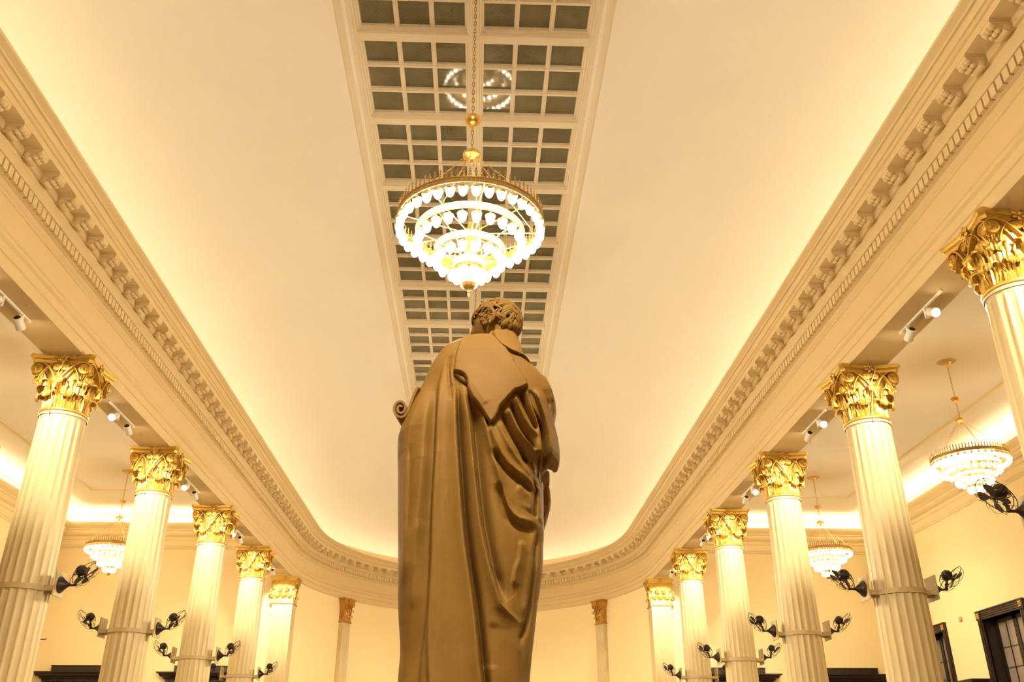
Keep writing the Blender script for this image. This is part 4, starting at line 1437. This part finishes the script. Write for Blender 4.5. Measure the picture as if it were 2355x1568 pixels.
# ------------------------------------------------------------------ windows on the right wall
def window(k, y0, y1):
    t = bpy.data.objects.new('window_%d' % k, None); COL.objects.link(t)
    t.location = (XW, (y0+y1)/2, E)
    t['kind'] = 'structure'
    t['label'] = ('tall dark framed window with gold corner blocks at the right edge', 'tall dark framed window with gold corner blocks beside the large right column')[k-2]
    hw = (y1-y0)/2
    fr = MB()
    for s_ in (-1, 1):
        a, b = sorted((s_*hw, s_*(hw-.22)))
        fr.box(-.05, .03, a, b, -1.0, WT-.22)
        for q in (.03, .085, .14):
            c, d = sorted((s_*(hw-q), s_*(hw-q-.035)))
            fr.box(-.072, -.05, c, d, -1.0, WT-.22)
    fr.box(-.05, .03, -hw+.22, hw-.22, WT-.22, WT)
    for q in (.03, .085, .14):
        fr.box(-.072, -.05, -hw+.22, hw-.22, WT-q-.035, WT-q)
    fr.box(-.09, .03, -hw, hw, WT, WT+.03)
    fr.build('frame', M_wood, t, ang=0)
    for s_ in (-1, 1):
        cb = MB().box(-.085, .03, -.11, .11, -.11, .11)
        o = cb.build('corner_block', M_wood, t, (0, s_*(hw-.11), WT-.11), 0)
        g = MB()
        for i in range(6):
            a = i*PI/3
            g.ball((-.09, .05*math.cos(a), .055*math.sin(a)), (.016, .026, .028), 5, 8)
        g.ball((-.10, 0, 0), (.022, .03, .03), 6, 8)
        for i in range(4):
            g.ball((-.09, .072*math.cos(PI/4+i*PI/2), .078*math.sin(PI/4+i*PI/2)), (.014, .022, .022), 5, 8)
        g.build('gold_ornament', M_gilt, o, ang=50)
    # lined reveal
    rv = MB()
    for s_ in (-1, 1):
        a, b = sorted((s_*(hw-.22), s_*(hw-.20)))
        rv.box(.0, .44, a, b, -1.0, WT-.22)
    rv.box(0, .44, -hw+.2, hw-.2, WT-.22, WT-.20)
    rv.build('reveal', M_wood, t, ang=0)
    # two casements with thin bars
    iw = hw-.22
    for s_ in (-1, 1):
        a, b = sorted((0.0, s_*iw))
        c = MB()
        c.box(.32, .38, a, a+.09, -1.0, WT-.22); c.box(.32, .38, b-.09, b, -1.0, WT-.22)
        c.box(.32, .38, a, b, WT-.32, WT-.22)
        ca = c.build('casement', M_wood, t, ang=0)
        br = MB()
        m_ = (a+b)/2
        br.box(.335, .365, m_-.018, m_+.018, -1.0, WT-.3)
        for z in np.arange(-.6, WT-.5, .52): br.box(.335, .365, a+.09, b-.09, z, z+.022)
        br.build('glazing_bars', M_wood, ca, ang=0)
        MB().box(.348, .354, a+.05, b-.05, -1.0, WT-.27).build('pane', M_glass, ca, ang=0)
    # leaf standing open into the reveal
    c = MB()
    c.box(-.02, .30, iw-.07, iw-.03, WT-.34, WT-.24)
    return t
window(2, *WIN[0])
window(3, *WIN[1])

# small white sensor on the wall between the windows
o = MB().box(XW-.05, XW, 26.30, 26.42, 3.97, 4.07).box(XW-.07, XW, 26.33, 26.40, 3.93, 3.975).build('wall_sensor', M_board, None, (0, 0, E), 0)
tag(o, 'small white sensor box on the wall between the two right windows', 'sensor')

# dark cabinet between the windows, only its cornice in frame
cb = thing('display_cabinet', 'dark wooden cabinet standing between the two right windows, only its top in the photo', 'cabinet', (XW-.27, 26.3, -E))
MB().box(-.20, .24, -.70, .70, 0, 3.72).build('carcass', M_wood, cb, ang=0)
MB().grid([[(-.20-e, -.70-e, z), (-.20-e, .70+e, z)] for e, z in ((0, 3.70), (.02, 3.74), (.06, 3.80), (.07, 3.88))]).box(-.25, .25, -.76, .76, 3.76, 3.83).box(-.27, .26, -.80, .80, 3.83, 3.90).build('cornice', M_wood, cb, ang=0)
for s_ in (-1, 1):
    d_ = MB().box(-.225, -.20, min(0, s_*.66)+.01, max(0, s_*.66)-.01, .3, 3.5).build('door', M_wood, cb, ang=0)
    MB().ball((-.24, s_*.06, 1.1), .02, 6, 8).build('knob', M_brass, d_, ang=60)

# ------------------------------------------------------------------ doorcases on the aisle end walls
def doorcase(k, xc, label):
    t = bpy.data.objects.new('door_%d' % k, None); COL.objects.link(t)
    t.location = (xc, YE, 0)
    t['kind'] = 'structure'; t['label'] = label
    H = 2.90+E
    MB().box(-.92, .92, -.10, 0, H+.01, H+.20).box(-.94, .94, -.12, 0, H+.185, H+.21).build('crest', M_wood, t, ang=0)
    pr = [(.0, H-.42), (.02, H-.40), (.02, H-.30), (.05, H-.29), (.05, H-.22), (.10, H-.20), (.12, H-.16), (.20, H-.13), (.24, H-.06), (.30, H-.03), (.30, H), (0, H)]
    hw = 1.10
    rows = [[(-hw-d, 0, z) for d, z in pr], [(-hw-d, -d-.08, z) for d, z in pr], [(hw+d, -d-.08, z) for d, z in pr], [(hw+d, 0, z) for d, z in pr]]
    MB().grid(rows).box(-hw, hw, -.08, 0, H-.75, H-.02).build('cornice', M_wood, t, ang=20)
    dn = MB()
    for i in range(34): dn.box(-hw+.02+i*.0645, -hw+.056+i*.0645, -.155, -.08, H-.29, H-.225)
    dn.build('dentil_course', M_wood, t, ang=0)
    fr = MB()
    for s_ in (-1, 1):
        a, b = sorted((s_*hw, s_*(hw-.26)))
        fr.box(a, b, -.12, 0, 0, H-.6)
    fr.box(-hw+.26, hw-.26, -.10, 0, H-.85, H-.6)
    fr.build('frame', M_wood, t, ang=0)
    for s_ in (-1, 1):
        a, b = sorted((0, s_*(hw-.26)))
        lf = MB().box(a+.005, b-.005, -.05, 0, 0, H-.85)
        for z0, z1 in ((.2, 1.1), (1.25, 2.4), (2.55, 3.5)): lf.box(a+.14, b-.14, -.065, -.05, z0, z1)
        l_ = lf.build('leaf', M_wood, t, ang=0)
        MB().ball((s_*.07, -.075, 1.05), .03, 6, 10).build('knob', M_brass, l_, ang=60)
doorcase(1, 8.86, 'dark wooden doorcase top with crest, nearer the hall on the right end wall')
doorcase(2, 12.68, 'dark wooden doorcase top with crest, beside the large right column')
doorcase(3, -8.80, 'dark wooden doorcase top with crest, behind the third left column')
doorcase(4, -12.75, 'dark wooden doorcase top with crest, between the two left columns')

# dark bar jutting from the left wall in the far corner, thin post below it
o = MB().tube([(-XW-.02, 30.75, 3.87), (-13.96, 30.75, 3.88), (-13.90, 30.75, 3.89)], [.018, .018, .006], 8).build('wall_bar', M_iron, None, (0, 0, E))
tag(o, 'short dark bar jutting out of the wall beside the largest left column', 'bar')
o = MB().box(-14.27, -14.21, 30.60, 30.66, -E, 2.74).box(-14.30, -14.18, 30.57, 30.69, -E, -E+.04).build('post', M_gilt, None, (0, 0, E), 0)
tag(o, 'slim gold brown post at the far left wall, left of the doorcase', 'post')
